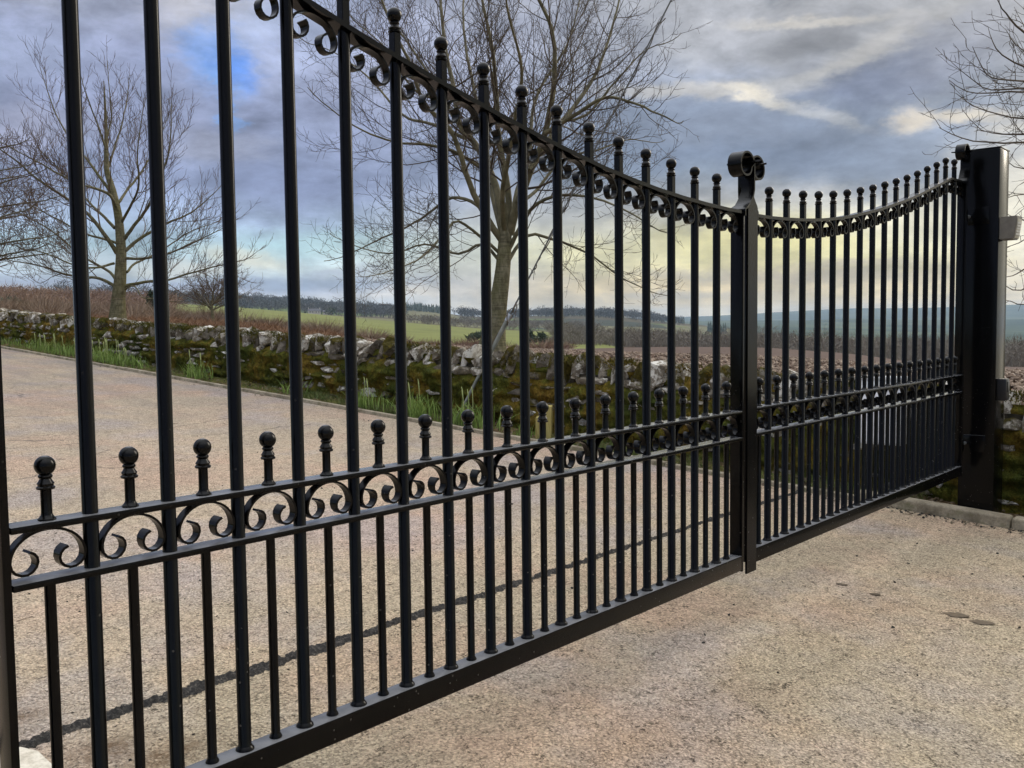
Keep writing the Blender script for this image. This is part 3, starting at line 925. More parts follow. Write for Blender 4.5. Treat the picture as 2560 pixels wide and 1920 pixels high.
def wood_trees(name, spts, mat, label, h, w, n=90, wpx=1.2):
    Bs, Vs, W = [], [], []
    for p, s in spts:
        r_ = math.hypot(p[0], p[1])
        H, Wd = h * s, w * s
        # crown twigs: start inside an egg and point up and out
        u = RNG.normal(0, 1, (n, 3)); u /= np.linalg.norm(u, axis=1)[:, None]
        q = u * (RNG.uniform(0, 1, n) ** .4)[:, None]
        b = np.stack([q[:, 0] * Wd / 2, q[:, 1] * Wd / 2, H * (.56 + .40 * q[:, 2])], 1)
        v = np.stack([q[:, 0] * Wd * .22, q[:, 1] * Wd * .22, np.full(n, H * .12)], 1) + RNG.normal(0, .05 * H, (n, 3))
        Bs.append(b + p); Vs.append(v); W.append(np.full(n, wpx * r_ / FPX))
        # trunk and forks
        k = 5
        Bs.append(np.tile(p, (k, 1))); vv = np.stack([RNG.normal(0, Wd * .16, k), RNG.normal(0, Wd * .16, k), np.full(k, H * .75)], 1)
        Vs.append(vv); W.append(np.full(k, max(.4, .02 * H * FPX / r_ * .8) * r_ / FPX * 1.5))
    o = slivers(name, np.concatenate(Bs), np.concatenate(Vs), np.concatenate(W), mat)
    return tag(o, label, kind='stuff')
wood_trees('brown_woodland', spots(420, -200, 440, 260, 800, .6, 1.1), 'brown_wood_twig', 'bare reddish brown woodland covering the hillside at the left', 7.5, 8, 80)
wood_trees('grey_woodland', spots(260, 1380, 1900, 330, 560, .7, 1.2), 'wood_twig', 'belt of bare grey trees beyond the ploughed field', 7.0, 7, 110)
bush_field('wood_undergrowth', spots(200, 1380, 1900, 330, 420) + spots(300, 1840, 2700, 290, 420), 'wood_twig', 'bare undergrowth along the front of the grey woods', 60, 3.0, 3.4, 1.0)
wood_trees('valley_woodland', spots(420, 1840, 2700, 300, 560, .7, 1.25), 'wood_twig', 'bare wood in the valley seen through the far gate leaf', 8.2, 8, 130)
wood_trees('strip_woodland', spots(150, 980, 1440, 780, 1000, .7, 1.2) + spots(140, 1150, 1500, 1150, 1350, .7, 1.2), 'wood_twig', 'thin strips of bare trees dividing the fields', 8, 9, 50)
wood_trees('ridge_woodland', spots(900, 380, 1010, 1350, 2000, .7, 1.2) + spots(420, 1150, 1700, 1800, 2050, .7, 1.2), 'ridge_twig', 'dark bare woods along the middle ridge', 15, 16, 40, 1.6)
wood_trees('skyline_trees', spots(70, 590, 960, 1950, 2050, .7, 1.3) + spots(80, 1110, 1660, 1950, 2050, .8, 1.3) + spots(40, 120, 440, 780, 830, .6, .9), 'ridge_twig', 'bare trees standing up along the skyline', 17, 16, 60, 1.4)

def conifers(name, spts, label, h):
    Vs, Ts, off = [], [], 0
    for p, s in spts:
        H = h * s
        for L in range(6):
            z0 = H * (.08 + L * .15)
            z1 = min(H * (.08 + L * .15 + .34), H)
            rr = H * .19 * (1 - L / 6.5)
            k = 7
            a = np.arange(k) * 6.283 / k + RNG.uniform(0, 1)
            rj = rr * RNG.uniform(.55, 1.25, k)
            V = np.concatenate([np.stack([rj * np.cos(a), rj * np.sin(a), z0 + RNG.normal(0, .02 * H, k)], 1), [[0, 0, z1]]]) + p
            T = np.array([(i, (i + 1) % k, k) for i in range(k)]) + off
            Vs.append(V); Ts.append(T); off += k + 1
    o = link(name, mesh_np(name, np.concatenate(Vs), np.concatenate(Ts)), 'conifer_needle')
    return tag(o, label, kind='stuff')
conifers('conifer_plantation', spots(90, 45, 200, 790, 900, .6, 1.05), 'dark conifers on the skyline at the left', 7.5)
conifers('conifer_ridge', spots(190, 995, 1120, 1880, 2010, .6, 1.2) + spots(160, 700, 1000, 1900, 2010, .5, .9) + spots(110, 1400, 1540, 1900, 2040, .5, 1.1), 'dark conifers along the ridge behind the big tree', 15)
conifers('conifer_clump', spots(26, 1770, 1822, 1450, 1600, .7, 1.2) + spots(5, 1700, 1730, 1900, 2000, .7, 1) + spots(50, 1880, 2000, 1100, 1500, .6, .9), 'clump of dark conifers beside the post between the gate leaves', 16)

# a few evergreens one can tell apart
def leafy(name, p, h, w, mat, label, cat, n=700):
    t = empty(name, p)
    tag(t, label, cat)
    u = RNG.normal(0, 1, (n, 3)); u /= np.linalg.norm(u, axis=1)[:, None]
    lob = RNG.normal(0, .33, (7, 3)); 
    q = lob[RNG.integers(0, 7, n)] + u * (RNG.uniform(.3, 1, n) ** .5)[:, None] * .55
    b = q * np.array([w / 2, w / 2, h * .42]) + np.array([0, 0, h * .56])
    v = RNG.normal(0, .055 * h, (n, 3)) + np.array([0, 0, .03 * h])
    base = b
    side = np.cross(v, RNG.normal(0, 1, v.shape)); side /= np.linalg.norm(side, axis=1)[:, None] + 1e-9
    wd = .05 * h
    V = np.stack([base - side * wd, base + side * wd, base + v * 2], 1).reshape(-1, 3)
    link('foliage', mesh_np('foliage', V, np.arange(len(V)).reshape(-1, 3)), mat, t)
    link('trunk', tubes_mesh('trunk', [(np.array([[0, 0, -.2], [.02 * h, 0, h * .3], [0, .02 * h, h * .6]]), np.array([.05, .04, .02]) * h * .6)], 5), 'bark', t)
    return t
leafy('evergreen_tree', terr(1190, 260), 3.6, 5.6, 'evergreen_leaf', 'dark evergreen bush just left of the leaning tree trunk', 'evergreen tree')
leafy('evergreen_tree', terr(1320, 260), 4.6, 4.6, 'evergreen_leaf', 'dark evergreen bush right of the stay wire below the pasture', 'evergreen tree')
leafy('evergreen_tree', terr(1352, 270), 4.4, 4.2, 'evergreen_leaf', 'rightmost of the dark evergreen bushes below the pasture', 'evergreen tree')
leafy('evergreen_tree', terr(30, 160), 3.6, 5.0, 'evergreen_leaf', 'green bush on the brown hillside at the far left', 'evergreen tree')
leafy('evergreen_tree', terr(382, 110), 3.0, 1.3, 'evergreen_leaf', 'small green conifer just right of the left tree trunk', 'evergreen tree', 400)
leafy('evergreen_tree', terr(828, 1120), 11, 15, 'evergreen_leaf', 'dark round tree beside the distant farmhouse', 'evergreen tree', 300)

# distant farmhouse
p = terr(786, 1130) + np.array([0, 0, -.6])
hs = empty('farmhouse', p)
hs.rotation_euler = (0, 0, HEAD - math.pi / 2 + .3)
tag(hs, 'distant pale farmhouse with grey roof under the wooded ridge', 'farmhouse')
def gable(name, x0, x1, y0, y1, z0, z1, mat, par):
    ym = (y0 + y1) / 2
    V = [(x0, y0, z0), (x1, y0, z0), (x1, y1, z0), (x0, y1, z0), (x0, ym, z1), (x1, ym, z1)]
    Fc = [(0, 1, 5, 4), (2, 3, 4, 5), (0, 4, 3), (1, 2, 5), (0, 3, 2, 1)]
    return link(name, mesh(name, V, Fc), mat, par)
link('wall', box_mesh('wall', -7, 7, -3, 3, 0, 4.6), 'house_wall', hs)
rf = gable('roof', -7.4, 7.4, -3.5, 3.5, 4.61, 7.2, 'house_roof', hs)
for cx in (-6.4, 6.4):
    link('chimney', box_mesh('chimney', cx - .5, cx + .5, -.5, .5, 6.6, 8.4), 'house_wall', rf)
for wx in (-5, -2, 2, 5):
    link('window', box_mesh('window', wx - .55, wx + .55, -3.05, -2.9, 2.6, 3.9), 'window_glass', hs)
link('barn_wall', box_mesh('barn_wall', 10, 20, -3, 3, 0, 3.2), 'house_wall', hs)
gable('barn_roof', 9.7, 20.3, -3.4, 3.4, 3.21, 5.2, 'house_roof', hs)

# ------------------------------------------------------------------ dry stone wall
wall = empty('stone_wall', (WX, 6, 0.4))
tag(wall, 'mossy dry stone wall with slanting cope stones running beside the drive', 'stone wall')
def wloc(x, y, z): return (x - WX, y - 6, z - 0.4)
def foot(y): return 0.049 * y + 0.135
link('core', (lambda: (lambda me: me)(mesh_np('core', np.array([(x, y, foot(y) + dz - .4) for y_ in (-3, 26) for (x, dz) in ((.07, .1), (.30, .1), (.30, .50), (.07, .50)) for y in (y_,)]) - np.array([0, 6, 0]),
     np.array([(0, 1, 5, 4), (1, 2, 6, 5), (2, 3, 7, 6), (3, 0, 4, 7)]))))(), 'wall_core', wall)
cope_m = []
for k in range(14):
    bm = rock_hull(17, 100 + k, .5, .5, .5, 5.5)
    me = bm_mesh('cope_stone', bm)
    me.materials.append(MATS['lichen_stone'])
    cope_m.append(me)
body_m = []
for k in range(14):
    bm = rock_hull(18, 200 + k, .5, .5, .5, 6)
    me = bm_mesh('wall_stone', bm)
    me.materials.append(MATS['lichen_stone'])
    body_m.append(me)
y = -1.2
copes = []
while y < 24.5:
    if y < 4.2: th = random.uniform(.11, .22)
    else: th = random.uniform(.075, .165)
    ht = random.uniform(.21, .31) * (1.12 if random.random() < .15 else 1)
    ht *= float(np.interp(y, [6, 14], [1.0, .68]))
    dp = random.uniform(.30, .38)
    if 1.2 < y < 5: lean = random.uniform(-.42, -.16)
    elif y < 9.5: lean = random.uniform(-.65, -.28)
    else: lean = random.uniform(-.34, .12)
    o = link('cope_stone', random.choice(cope_m), None, wall)
    o.scale = (dp, th * .98, ht * random.uniform(.98, 1.22))
    o.location = wloc(WX + .17 + random.uniform(-.05, .04), y + th / 2, foot(y) + .655 - ht / 2 + random.gauss(0, .016))
    o.rotation_euler = (-lean, random.uniform(-.09, .09), random.uniform(-.12, .12))
    copes.append((y + th / 2, foot(y) + .655, ht, th))
    y += th * (0.95 + abs(lean) * .30)
# courses, nearest stones as single parts
cand = []
z = -.16
while z < .49:
    ch = random.choice((.05, .065, .08, .10))
    y = -1.2 + random.uniform(0, .2)
    while y < 24.5:
        ln = random.uniform(.12, .42)
        cand.append((y + ln / 2, z + ch / 2, ln, ch * random.uniform(.8, 1.05)))
        y += ln * 1.02
    z += ch * 1.02
cand.sort(key=lambda c: (c[0] < 1.0, c[0]))
singles = [c for c in cand if c[0] >= 1.0][:300]
rest = [c for c in cand if c not in set(singles)]
for (yy, zz, ln, ch) in singles:
    o = link('wall_stone', random.choice(body_m), None, wall)
    o.scale = (random.uniform(.16, .22), ln, ch)
    o.location = wloc(WX + .085 + random.gauss(0, .014), yy, foot(yy) + zz)
    o.rotation_euler = (random.gauss(0.05, .03), random.gauss(0, .05), random.gauss(0, .05))
Vs, Ts, off = [], [], 0
bp = [hull_np(18, 200 + k, .5, .5, .5, 6) for k in range(14)]
for (yy, zz, ln, ch) in rest:
    V, T = random.choice(bp)
    V = V * np.array([.2, ln, ch]) + np.array([.085 + random.gauss(0, .014), yy - 6, foot(yy) + zz - .4])
    Vs.append(V); Ts.append(T + off); off += len(V)
o = link('coursed_stones', mesh_np('coursed_stones', np.concatenate(Vs), np.concatenate(Ts)), 'lichen_stone', wall)
o['kind'] = 'stuff'

# moss that has grown over the courses: a lumpy skin pierced by stones, with tufts
def vnoise(nu, nv, cu, cv, rng):
    g = rng.normal(0, 1, (int(nu / cu) + 3, int(nv / cv) + 3))
    U_ = np.arange(nu) / cu; V_ = np.arange(nv) / cv
    iu, iv = U_.astype(int), V_.astype(int)
    fu, fv = U_ - iu, V_ - iv
    fu = fu * fu * (3 - 2 * fu); fv = fv * fv * (3 - 2 * fv)
    a = g[iu][:, iv]; b = g[iu + 1][:, iv]; c = g[iu][:, iv + 1]; d = g[iu + 1][:, iv + 1]
    return (a * (1 - fu)[:, None] + b * fu[:, None]) * (1 - fv)[None] + (c * (1 - fu)[:, None] + d * fu[:, None]) * fv[None]
st = .014
YS = np.arange(0.8, 24, st)
ZS = np.arange(-.17, .56, st)
rg = np.random.default_rng(11)
nz = (.020 * vnoise(len(YS), len(ZS), 30, 9, rg) + .024 * vnoise(len(YS), len(ZS), 16, 4, rg) + .009 * vnoise(len(YS), len(ZS), 4, 3, rg) + .005 * vnoise(len(YS), len(ZS), 1.5, 1.5, rg))
dx = -0.001 - nz                                  # minus = out of the wall face
YY, ZZ = np.meshgrid(YS, ZS, indexing='ij')
top = np.clip((ZZ - np.interp(YY, [6, 14], [.38, .46])) / .08, 0, 1)
XX = dx + .09 * top
MV = np.stack([XX, YY - 6, foot(YY) + ZZ - .4], -1)
a, b = len(YS), len(ZS)
i, j = np.meshgrid(np.arange(a - 1), np.arange(b - 1), indexing='ij')
q = np.stack([i * b + j, (i + 1) * b + j, (i + 1) * b + j + 1, i * b + j + 1], -1).reshape(-1, 4)
o = link('moss', mesh_np('moss', MV.reshape(-1, 3), q, True), 'moss', wall)
o['kind'] = 'stuff'
# tufts on the skin and over some copes
nT = 60000
ii = rg.integers(1, a - 2, nT); jj = rg.integers(1, b - 2, nT)
keep = (dx[ii, jj] < 0.010) & (top[ii, jj] < .4)
ii, jj = ii[keep], jj[keep]
Bp = MV[ii, jj] + rg.normal(0, .006, (len(ii), 3))
vec = np.stack([-rg.uniform(.004, .016, len(ii)), rg.normal(0, .008, len(ii)), rg.normal(.002, .009, len(ii))], 1)
CB, CV = [], []
for (cy, cz, ch, ct) in copes:
    if random.random() < .45:
        nn = int(260 * random.uniform(.4, 1.2))
        CB.append(np.stack([rg.uniform(-.02, .26, nn), cy - 6 + rg.normal(0, ct * .45, nn), cz - .4 - rg.uniform(.0, .05, nn) - np.abs(rg.normal(0, .02, nn))], 1))
        CV.append(np.stack([rg.normal(-.006, .008, nn), rg.normal(0, .008, nn), rg.uniform(.006, .022, nn)], 1))
Bp = np.concatenate([Bp] + CB); vec = np.concatenate([vec] + CV)
side = np.cross(vec, rg.normal(0, 1, vec.shape)); side /= np.linalg.norm(side, axis=1)[:, None] + 1e-9
wd = rg.uniform(.003, .008, len(Bp))[:, None]
V = np.stack([Bp - side * wd, Bp + side * wd, Bp + vec * 1.4], 1).reshape(-1, 3)
o = link('moss_tufts', mesh_np('moss_tufts', V, np.arange(len(V)).reshape(-1, 3)), 'moss', wall)
o['kind'] = 'stuff'

# ------------------------------------------------------------------ verge plants
def blades(specs):
    """specs arrays: base (n,3), height, lean vec (n,2), width -> curved 3-quad blades as triangles"""
    base, h, lean, w = specs
    n = len(base)
    t = np.array([0, .4, .75, 1.0])
    prof_w = np.array([1.0, .9, .6, 0.05])
    ang = RNG.uniform(0, 6.28, n)
    sd_ = np.stack([np.cos(ang), np.sin(ang), np.zeros(n)], 1)
    P = base[:, None, :] + np.stack([lean[:, None, 0] * t[None] ** 2, lean[:, None, 1] * t[None] ** 2, h[:, None] * (t[None] - .18 * t[None] ** 3 * (np.hypot(lean[:, 0], lean[:, 1]) / h)[:, None])], -1)
    A = P - sd_[:, None, :] * (w[:, None] * prof_w[None])[..., None] / 2
    B_ = P + sd_[:, None, :] * (w[:, None] * prof_w[None])[..., None] / 2
    V = np.stack([A, B_], 2).reshape(n, 8, 3)
    q = np.array([(0, 1, 3, 2), (2, 3, 5, 4), (4, 5, 7, 6)])
    Q = (np.arange(n)[:, None, None] * 8 + q[None]).reshape(-1, 4)
    return V.reshape(-1, 3), Q
def clump(px, py, n, spread, h, label, buds=0):
    p = at_plane(px, py, .05)
    # slide the foot along its ray onto the verge
    d = ray(px, py)
    x = min(max(p[0], KX + .18), WX - .12)
    yv = d[1] / d[0] * x
    p = np.array([x, yv, verge_z(yv) - .01])
    t = empty('daffodil_clump', p)
    tag(t, label, 'daffodils', 'daffodil clumps along the foot of the wall')
    b = np.stack([np.clip(RNG.normal(0, .07, n), KX + .09 - x, WX - .03 - x), RNG.normal(0, spread, n), np.full(n, -.01)], 1)
    b[:, 2] += b[:, 1] * .067
    hh = h * RNG.uniform(.45, 1.0, n)
    ln = RNG.normal(0, .30, (n, 2)) * hh[:, None]
    V, Q = blades((b, hh, ln, RNG.uniform(.007, .012, n)))
    link('leaves', mesh_np('leaves', V, Q, True), 'daffodil_leaf', t)
    for k in range(buds):
        bx, by = RNG.normal(0, .04), RNG.normal(0, spread * .8)
        bh = h * RNG.uniform(.9, 1.15)
        L = [(np.array([[bx, by, by * .067], [bx * 1.1, by, bh * .6 + by * .067], [bx * 1.2, by + .005, bh * .86 + by * .067], [bx * 1.2, by + .012, bh * 1.06 + by * .067], [bx * 1.2, by + .02, bh * 1.16 + by * .067]]),
              np.array([.004, .0035, .0035, .006, .002]))]
        link('flower_bud', tubes_mesh('flower_bud', L, 5), 'daffodil_bud', t)
    return t
clump(60, 868, 110, .9, .17, 'farthest low band of daffodil leaves at the far left end of the verge')
clump(150, 884, 260, .55, .22, 'long dense bank of daffodil leaves left of the nearest full gate bar', 12)
clump(265, 902, 260, .30, .26, 'tall bright daffodil clump just right of the leftmost full bar', 9)
clump(320, 922, 130, .22, .20, 'lower daffodil clump trailing off towards the second full bar', 3)
clump(492, 952, 80, .11, .26, 'small isolated daffodil clump below the white lichened copes', 3)
clump(722, 990, 20, .06, .22, 'sparse few daffodil spears below the middle of the wall')
clump(915, 1028, 90, .13, .24, 'daffodil clump at the kerb two bars left of the stay wire', 3)
clump(1042, 1044, 150, .15, .27, 'broad tuft of daffodil leaves just left of the foot of the stay wire', 3)
clump(1172, 1076, 150, .14, .27, 'upright daffodil clump just right of the foot of the stay wire', 4)
clump(1322, 1100, 24, .07, .16, 'short daffodil shoots beside the yellow timber stake')
clump(1905, 1190, 8, .05, .13, 'few daffodil shoots seen low between the bars near the meeting post')
# rough grass and leaf litter
n = 17000
yv = np.concatenate([RNG.uniform(2.0, 8.5, n // 2), RNG.uniform(3, 24, n - n // 2)])
pat = np.interp(yv, YS, np.convolve(rg.normal(0, 1, len(YS)), np.ones(40) / 6, 'same'))
ok = (pat + RNG.normal(0, .5, n)) > -.15
yv = yv[ok]
xv = RNG.uniform(KX + .07, WX - .01, len(yv))
b = np.stack([xv, yv, verge_z(yv) - .025 + .02 * (xv - KX)], 1)
hh = RNG.uniform(.025, .085, len(yv))
V, Q = blades((b, hh, RNG.normal(0, .6, (len(yv), 2)) * hh[:, None], RNG.uniform(.002, .005, len(yv))))
tag(link('verge_grass', mesh_np('verge_grass', V, Q, True), 'grass_blade'), 'short rough grass growing on the verge', kind='stuff')
n = 2600
yv = RNG.uniform(-.5, 10, n); xv = RNG.uniform(KX + .1, WX - .02, n)
b = np.stack([xv, yv, verge_z(yv) - .012 + .02 * (xv - KX)], 1)
hh = RNG.uniform(.004, .02, n)
V, Q = blades((b, hh, RNG.normal(0, .045, (n, 2)), RNG.uniform(.002, .006, n)))
tag(link('dead_grass', mesh_np('dead_grass', V, Q, True), 'straw'), 'dry straw and dead stems littering the verge', kind='stuff')
n = 1500
yv = np.concatenate([RNG.uniform(.3, 3.0, 800), RNG.uniform(2, 14, n - 800)]); xv = RNG.uniform(KX + .06, WX - .01, n)
spill = RNG.uniform(0, 1, n) < .07
xv[spill] = KX - np.abs(RNG.normal(0, .10, spill.sum()))
zv = np.where(spill, drive_z(yv) + .004, verge_z(yv) - .008 + .02 * (xv - KX))
sz = RNG.uniform(.008, .024, n); a_ = RNG.uniform(0, 6.28, n)
ux = np.stack([np.cos(a_), np.sin(a_), RNG.normal(0, .35, n)], 1) * sz[:, None]
uy = np.stack([-np.sin(a_), np.cos(a_), RNG.normal(0, .35, n)], 1) * sz[:, None] * .6
b0 = np.stack([xv, yv, zv + .006], 1)
V = np.stack([b0 - ux, b0 - uy - [0, 0, .003], b0 + ux, b0 + uy - [0, 0, .003]], 1).reshape(-1, 3)
tag(link('leaf_litter', mesh_np('leaf_litter', V, np.arange(4 * n).reshape(-1, 4)), 'dead_leaf'), 'small dead leaves lying along the verge and kerb', kind='stuff')
sticks = []
for _ in range(46):
    x, yv = RNG.uniform(1.2, KX - .1), RNG.uniform(-1.0, 8)
    a_, l_ = RNG.uniform(0, 6.28), RNG.uniform(.02, .07)
    p0 = np.array([x, yv, drive_z(yv) + .003])
    dd = np.array([math.cos(a_), math.sin(a_), .064 * math.sin(a_)]) * l_
    sticks.append((np.array([p0, p0 + dd * .5 + RNG.normal(0, .002, 3) * [1, 1, 0], p0 + dd]), np.array([.0014, .0012, .0008])))
tag(link('fallen_twigs', tubes_mesh('fallen_twigs', sticks, 4), 'dead_leaf'), 'short thin twigs scattered on the tarmac', kind='stuff')
# grit lying on the tarmac, thickest along the kerb
protos = [hull_np(8, 50 + k, 1.0, .8, .55) for k in range(6)]
P, S_ = [], []
for _ in range(620):
    x, yv = RNG.uniform(.9, KX - .05), RNG.uniform(-1.6, 7)
    P.append((x, yv, drive_z(yv) + .002)); S_.append(.0028 + .008 * RNG.uniform() ** 2.5)
for _ in range(160):
    yv = RNG.uniform(.7, 2.6); x = KX - .01 - abs(RNG.normal(0, .05))
    P.append((x, yv, drive_z(yv) + .003)); S_.append(RNG.uniform(.003, .014))
tag(scatter('grit', protos, np.array(P), S_, 'joint_asphalt', .4), 'dark crumbs of asphalt and soil scattered on the tarmac', kind='stuff')
P, S_ = [], []
for _ in range(70):
    yv = RNG.uniform(.6, 2.5); x = KX - .015 - abs(RNG.normal(0, .06))
    P.append((x, yv, drive_z(yv) + .004)); S_.append(RNG.uniform(.004, .013))
tag(scatter('pale_gravel', protos, np.array(P), S_, 'kerb_concrete', .4), 'pale chippings gathered against the kerb', kind='stuff')
# four dead leaves pressed on the apron
for (px, py, L_, rot, lab) in ((2390, 1537, .115, .62, 'long dark dead leaf on the apron, left of the widest one'), (2456, 1556, .105, .5, 'widest dark dead leaf lying on the apron'),
                          (2188, 1486, .055, .5, 'small dark dead leaf on the apron nearest the gate post'), (2105, 1461, .06, .7, 'thin dark dead leaf on the apron, farthest left of the four')):
    p = at_plane(px, py, .005, .064)
    L_ *= .92
    V = []
    k = 10
    for i in range(k + 1):
        t = i / k
        w = L_ * .33 * math.sin(math.pi * min(1, t * .93 + .06)) ** .8 * (1 + .10 * math.sin(t * 9 + px)) + .001
        w1, w2 = w * random.uniform(.75, 1.2), w * random.uniform(.75, 1.2)
        V += [((t - .5) * L_, -w1, .0008 + .002 * abs(math.sin(t * 3 + 1))), ((t - .5) * L_, 0, .0022), ((t - .5) * L_, w2, .0008)]
    Fc = [(i * 3 + c_, i * 3 + 3 + c_, i * 3 + 4 + c_, i * 3 + 1 + c_) for i in range(k) for c_ in (0, 1)]
    o = link('fallen_leaf', mesh('fallen_leaf', V, Fc, True), 'dead_leaf', None, p, (0, 0, HEAD - math.pi / 2 - rot))
    tag(o, lab, 'leaf', 'dead leaves on the apron')

# timber stakes
def stake(px, py, w, h, lab):
    d = ray(px, py)
    p = at_plane(px, py, .04)
    x = KX + .22
    yv = d[1] / d[0] * x
    bm = bmesh.new()
    bmesh.ops.create_cube(bm, size=1.0)
    for v in bm.verts:
        tp = v.co.z > 0
        v.co = Vector((v.co.x * w, v.co.y * w, (h + (.006 if v.co.x > 0 else -.006)) if tp else -.12))
    bmesh.ops.bevel(bm, geom=list(bm.edges), offset=.003, segments=1, affect='EDGES')
    o = link('timber_stake', bm_mesh('timber_stake', bm), 'timber', None, (x, yv, verge_z(yv)), (.02, .03, .5))
    tag(o, lab, 'stake')
stake(1370, 1094, .062, .27, 'taller yellowish timber stake standing in the verge by the wall')
stake(1347, 1097, .05, .165, 'short timber stub left of the taller stake in the verge')

# stay wire with its plastic guard
A = at_plane(1138, 1042, .03)
x = KX + .30
d = ray(1138, 1042)
A = np.array([x, d[1] / d[0] * x, 0]); A[2] = verge_z(A[1]) - .02
def seg_at(px, py, dist):
    return at_depth(px, py, dist)
dA = float((A - CAM) @ CF)
Cc = at_depth(1678, 0, dA - 0.1)
dirw = (Cc - A) / np.linalg.norm(Cc - A)
sw = empty('stay_wire', A)
tag(sw, 'taut pole stay wire with a grey plastic guard slanting up from the verge', 'stay wire')
Ltop = 12.0
best = min(np.arange(.3, 3, .01), key=lambda s: abs(((A + dirw * s - CAM) @ CU) / ((A + dirw * s - CAM) @ CF) * -FPX + 960 - 791))
link('wire', tubes_mesh('wire', [(np.array([dirw * s for s in np.linspace(0, Ltop, 12)]), np.full(12, .0075))], 8), 'steel_wire', sw)
link('guard_tube', tubes_mesh('guard_tube', [(np.array([dirw * s for s in np.linspace(.02, best, 6)]), np.array([.012, .013, .015, .018, .021, .021]))], 12), 'grey_tube', sw)
link('guard_clip', tubes_mesh('guard_clip', [(np.array([dirw * s for s in (best - .05, best - .02, best + .02)]), np.array([.024, .025, .023]))], 12), 'galvanised', sw)
ivy = []
up_ = np.array([0, 0, 1.0]); sd2 = np.cross(dirw, up_); sd2 /= np.linalg.norm(sd2)
up2 = np.cross(sd2, dirw)
s = best * .62
ph = 0
while s < 4.9:
    ln = random.uniform(.25, .6)
    pts, rr = [], []
    R0 = .024 if s < best else .013
    hang = random.random() < .35
    for k in range(12):
        t = k / 11
        a_ = ph + t * 5.5
        off_ = R0 * (1 + (1.6 * t * t if hang else .25))
        pts.append(dirw * (s + ln * t * (1 if not hang else (t * (1 - t) * 1.6))) + (sd2 * math.cos(a_) + up2 * math.sin(a_)) * off_ - (up_ * .10 * t * t if hang else 0))
        rr.append(.006 * (1 - .6 * t))
    ivy.append((np.array(pts), np.array(rr)))
    ph += 5.5
    s += ln * random.uniform(.35, .9)
for k in range(46):
    s = random.uniform(best, 4.9)
    d_ = np.array([random.gauss(0, 1), random.gauss(0, 1), random.gauss(-.2, 1)])
    pts = np.array([dirw * s + dirw * random.gauss(0, .01), dirw * (s + .03) + d_ * .012, dirw * (s + random.uniform(-.02, .08)) + d_ * .03])
    ivy.append((pts, np.array([.004, .003, .0015])))
o = link('climbing_stem', tubes_mesh('climbing_stem', ivy, 5), 'twig_bark', sw)
o['kind'] = 'stuff'

# white control cabinet near the wall
cb = empty('control_cabinet', (6.25, 2.275, 0.20))
tag(cb, 'white control cabinet standing by the wall behind the far gate leaf', 'cabinet')
link('case', box_mesh('case', 0, .13, -.135, .135, .29, .715, .006), 'white_cabinet', cb)
link('lid', box_mesh('lid', -.012, .14, -.145, .145, .717, .736, .004), 'white_cabinet', cb)
link('door', box_mesh('door', -.008, -.001, -.122, .122, .303, .705, .002), 'white_cabinet', cb)
link('lock', tubes_mesh('lock', [(np.array([[-.016, -.11, .48], [-.008, -.11, .48]]), np.array([.010, .010]))], 10), 'galvanised', cb)
for yy in (-.11, .11):
    link('leg', box_mesh('leg', .05, .09, yy - .02, yy + .02, -.06, .289), 'black_plastic', cb)

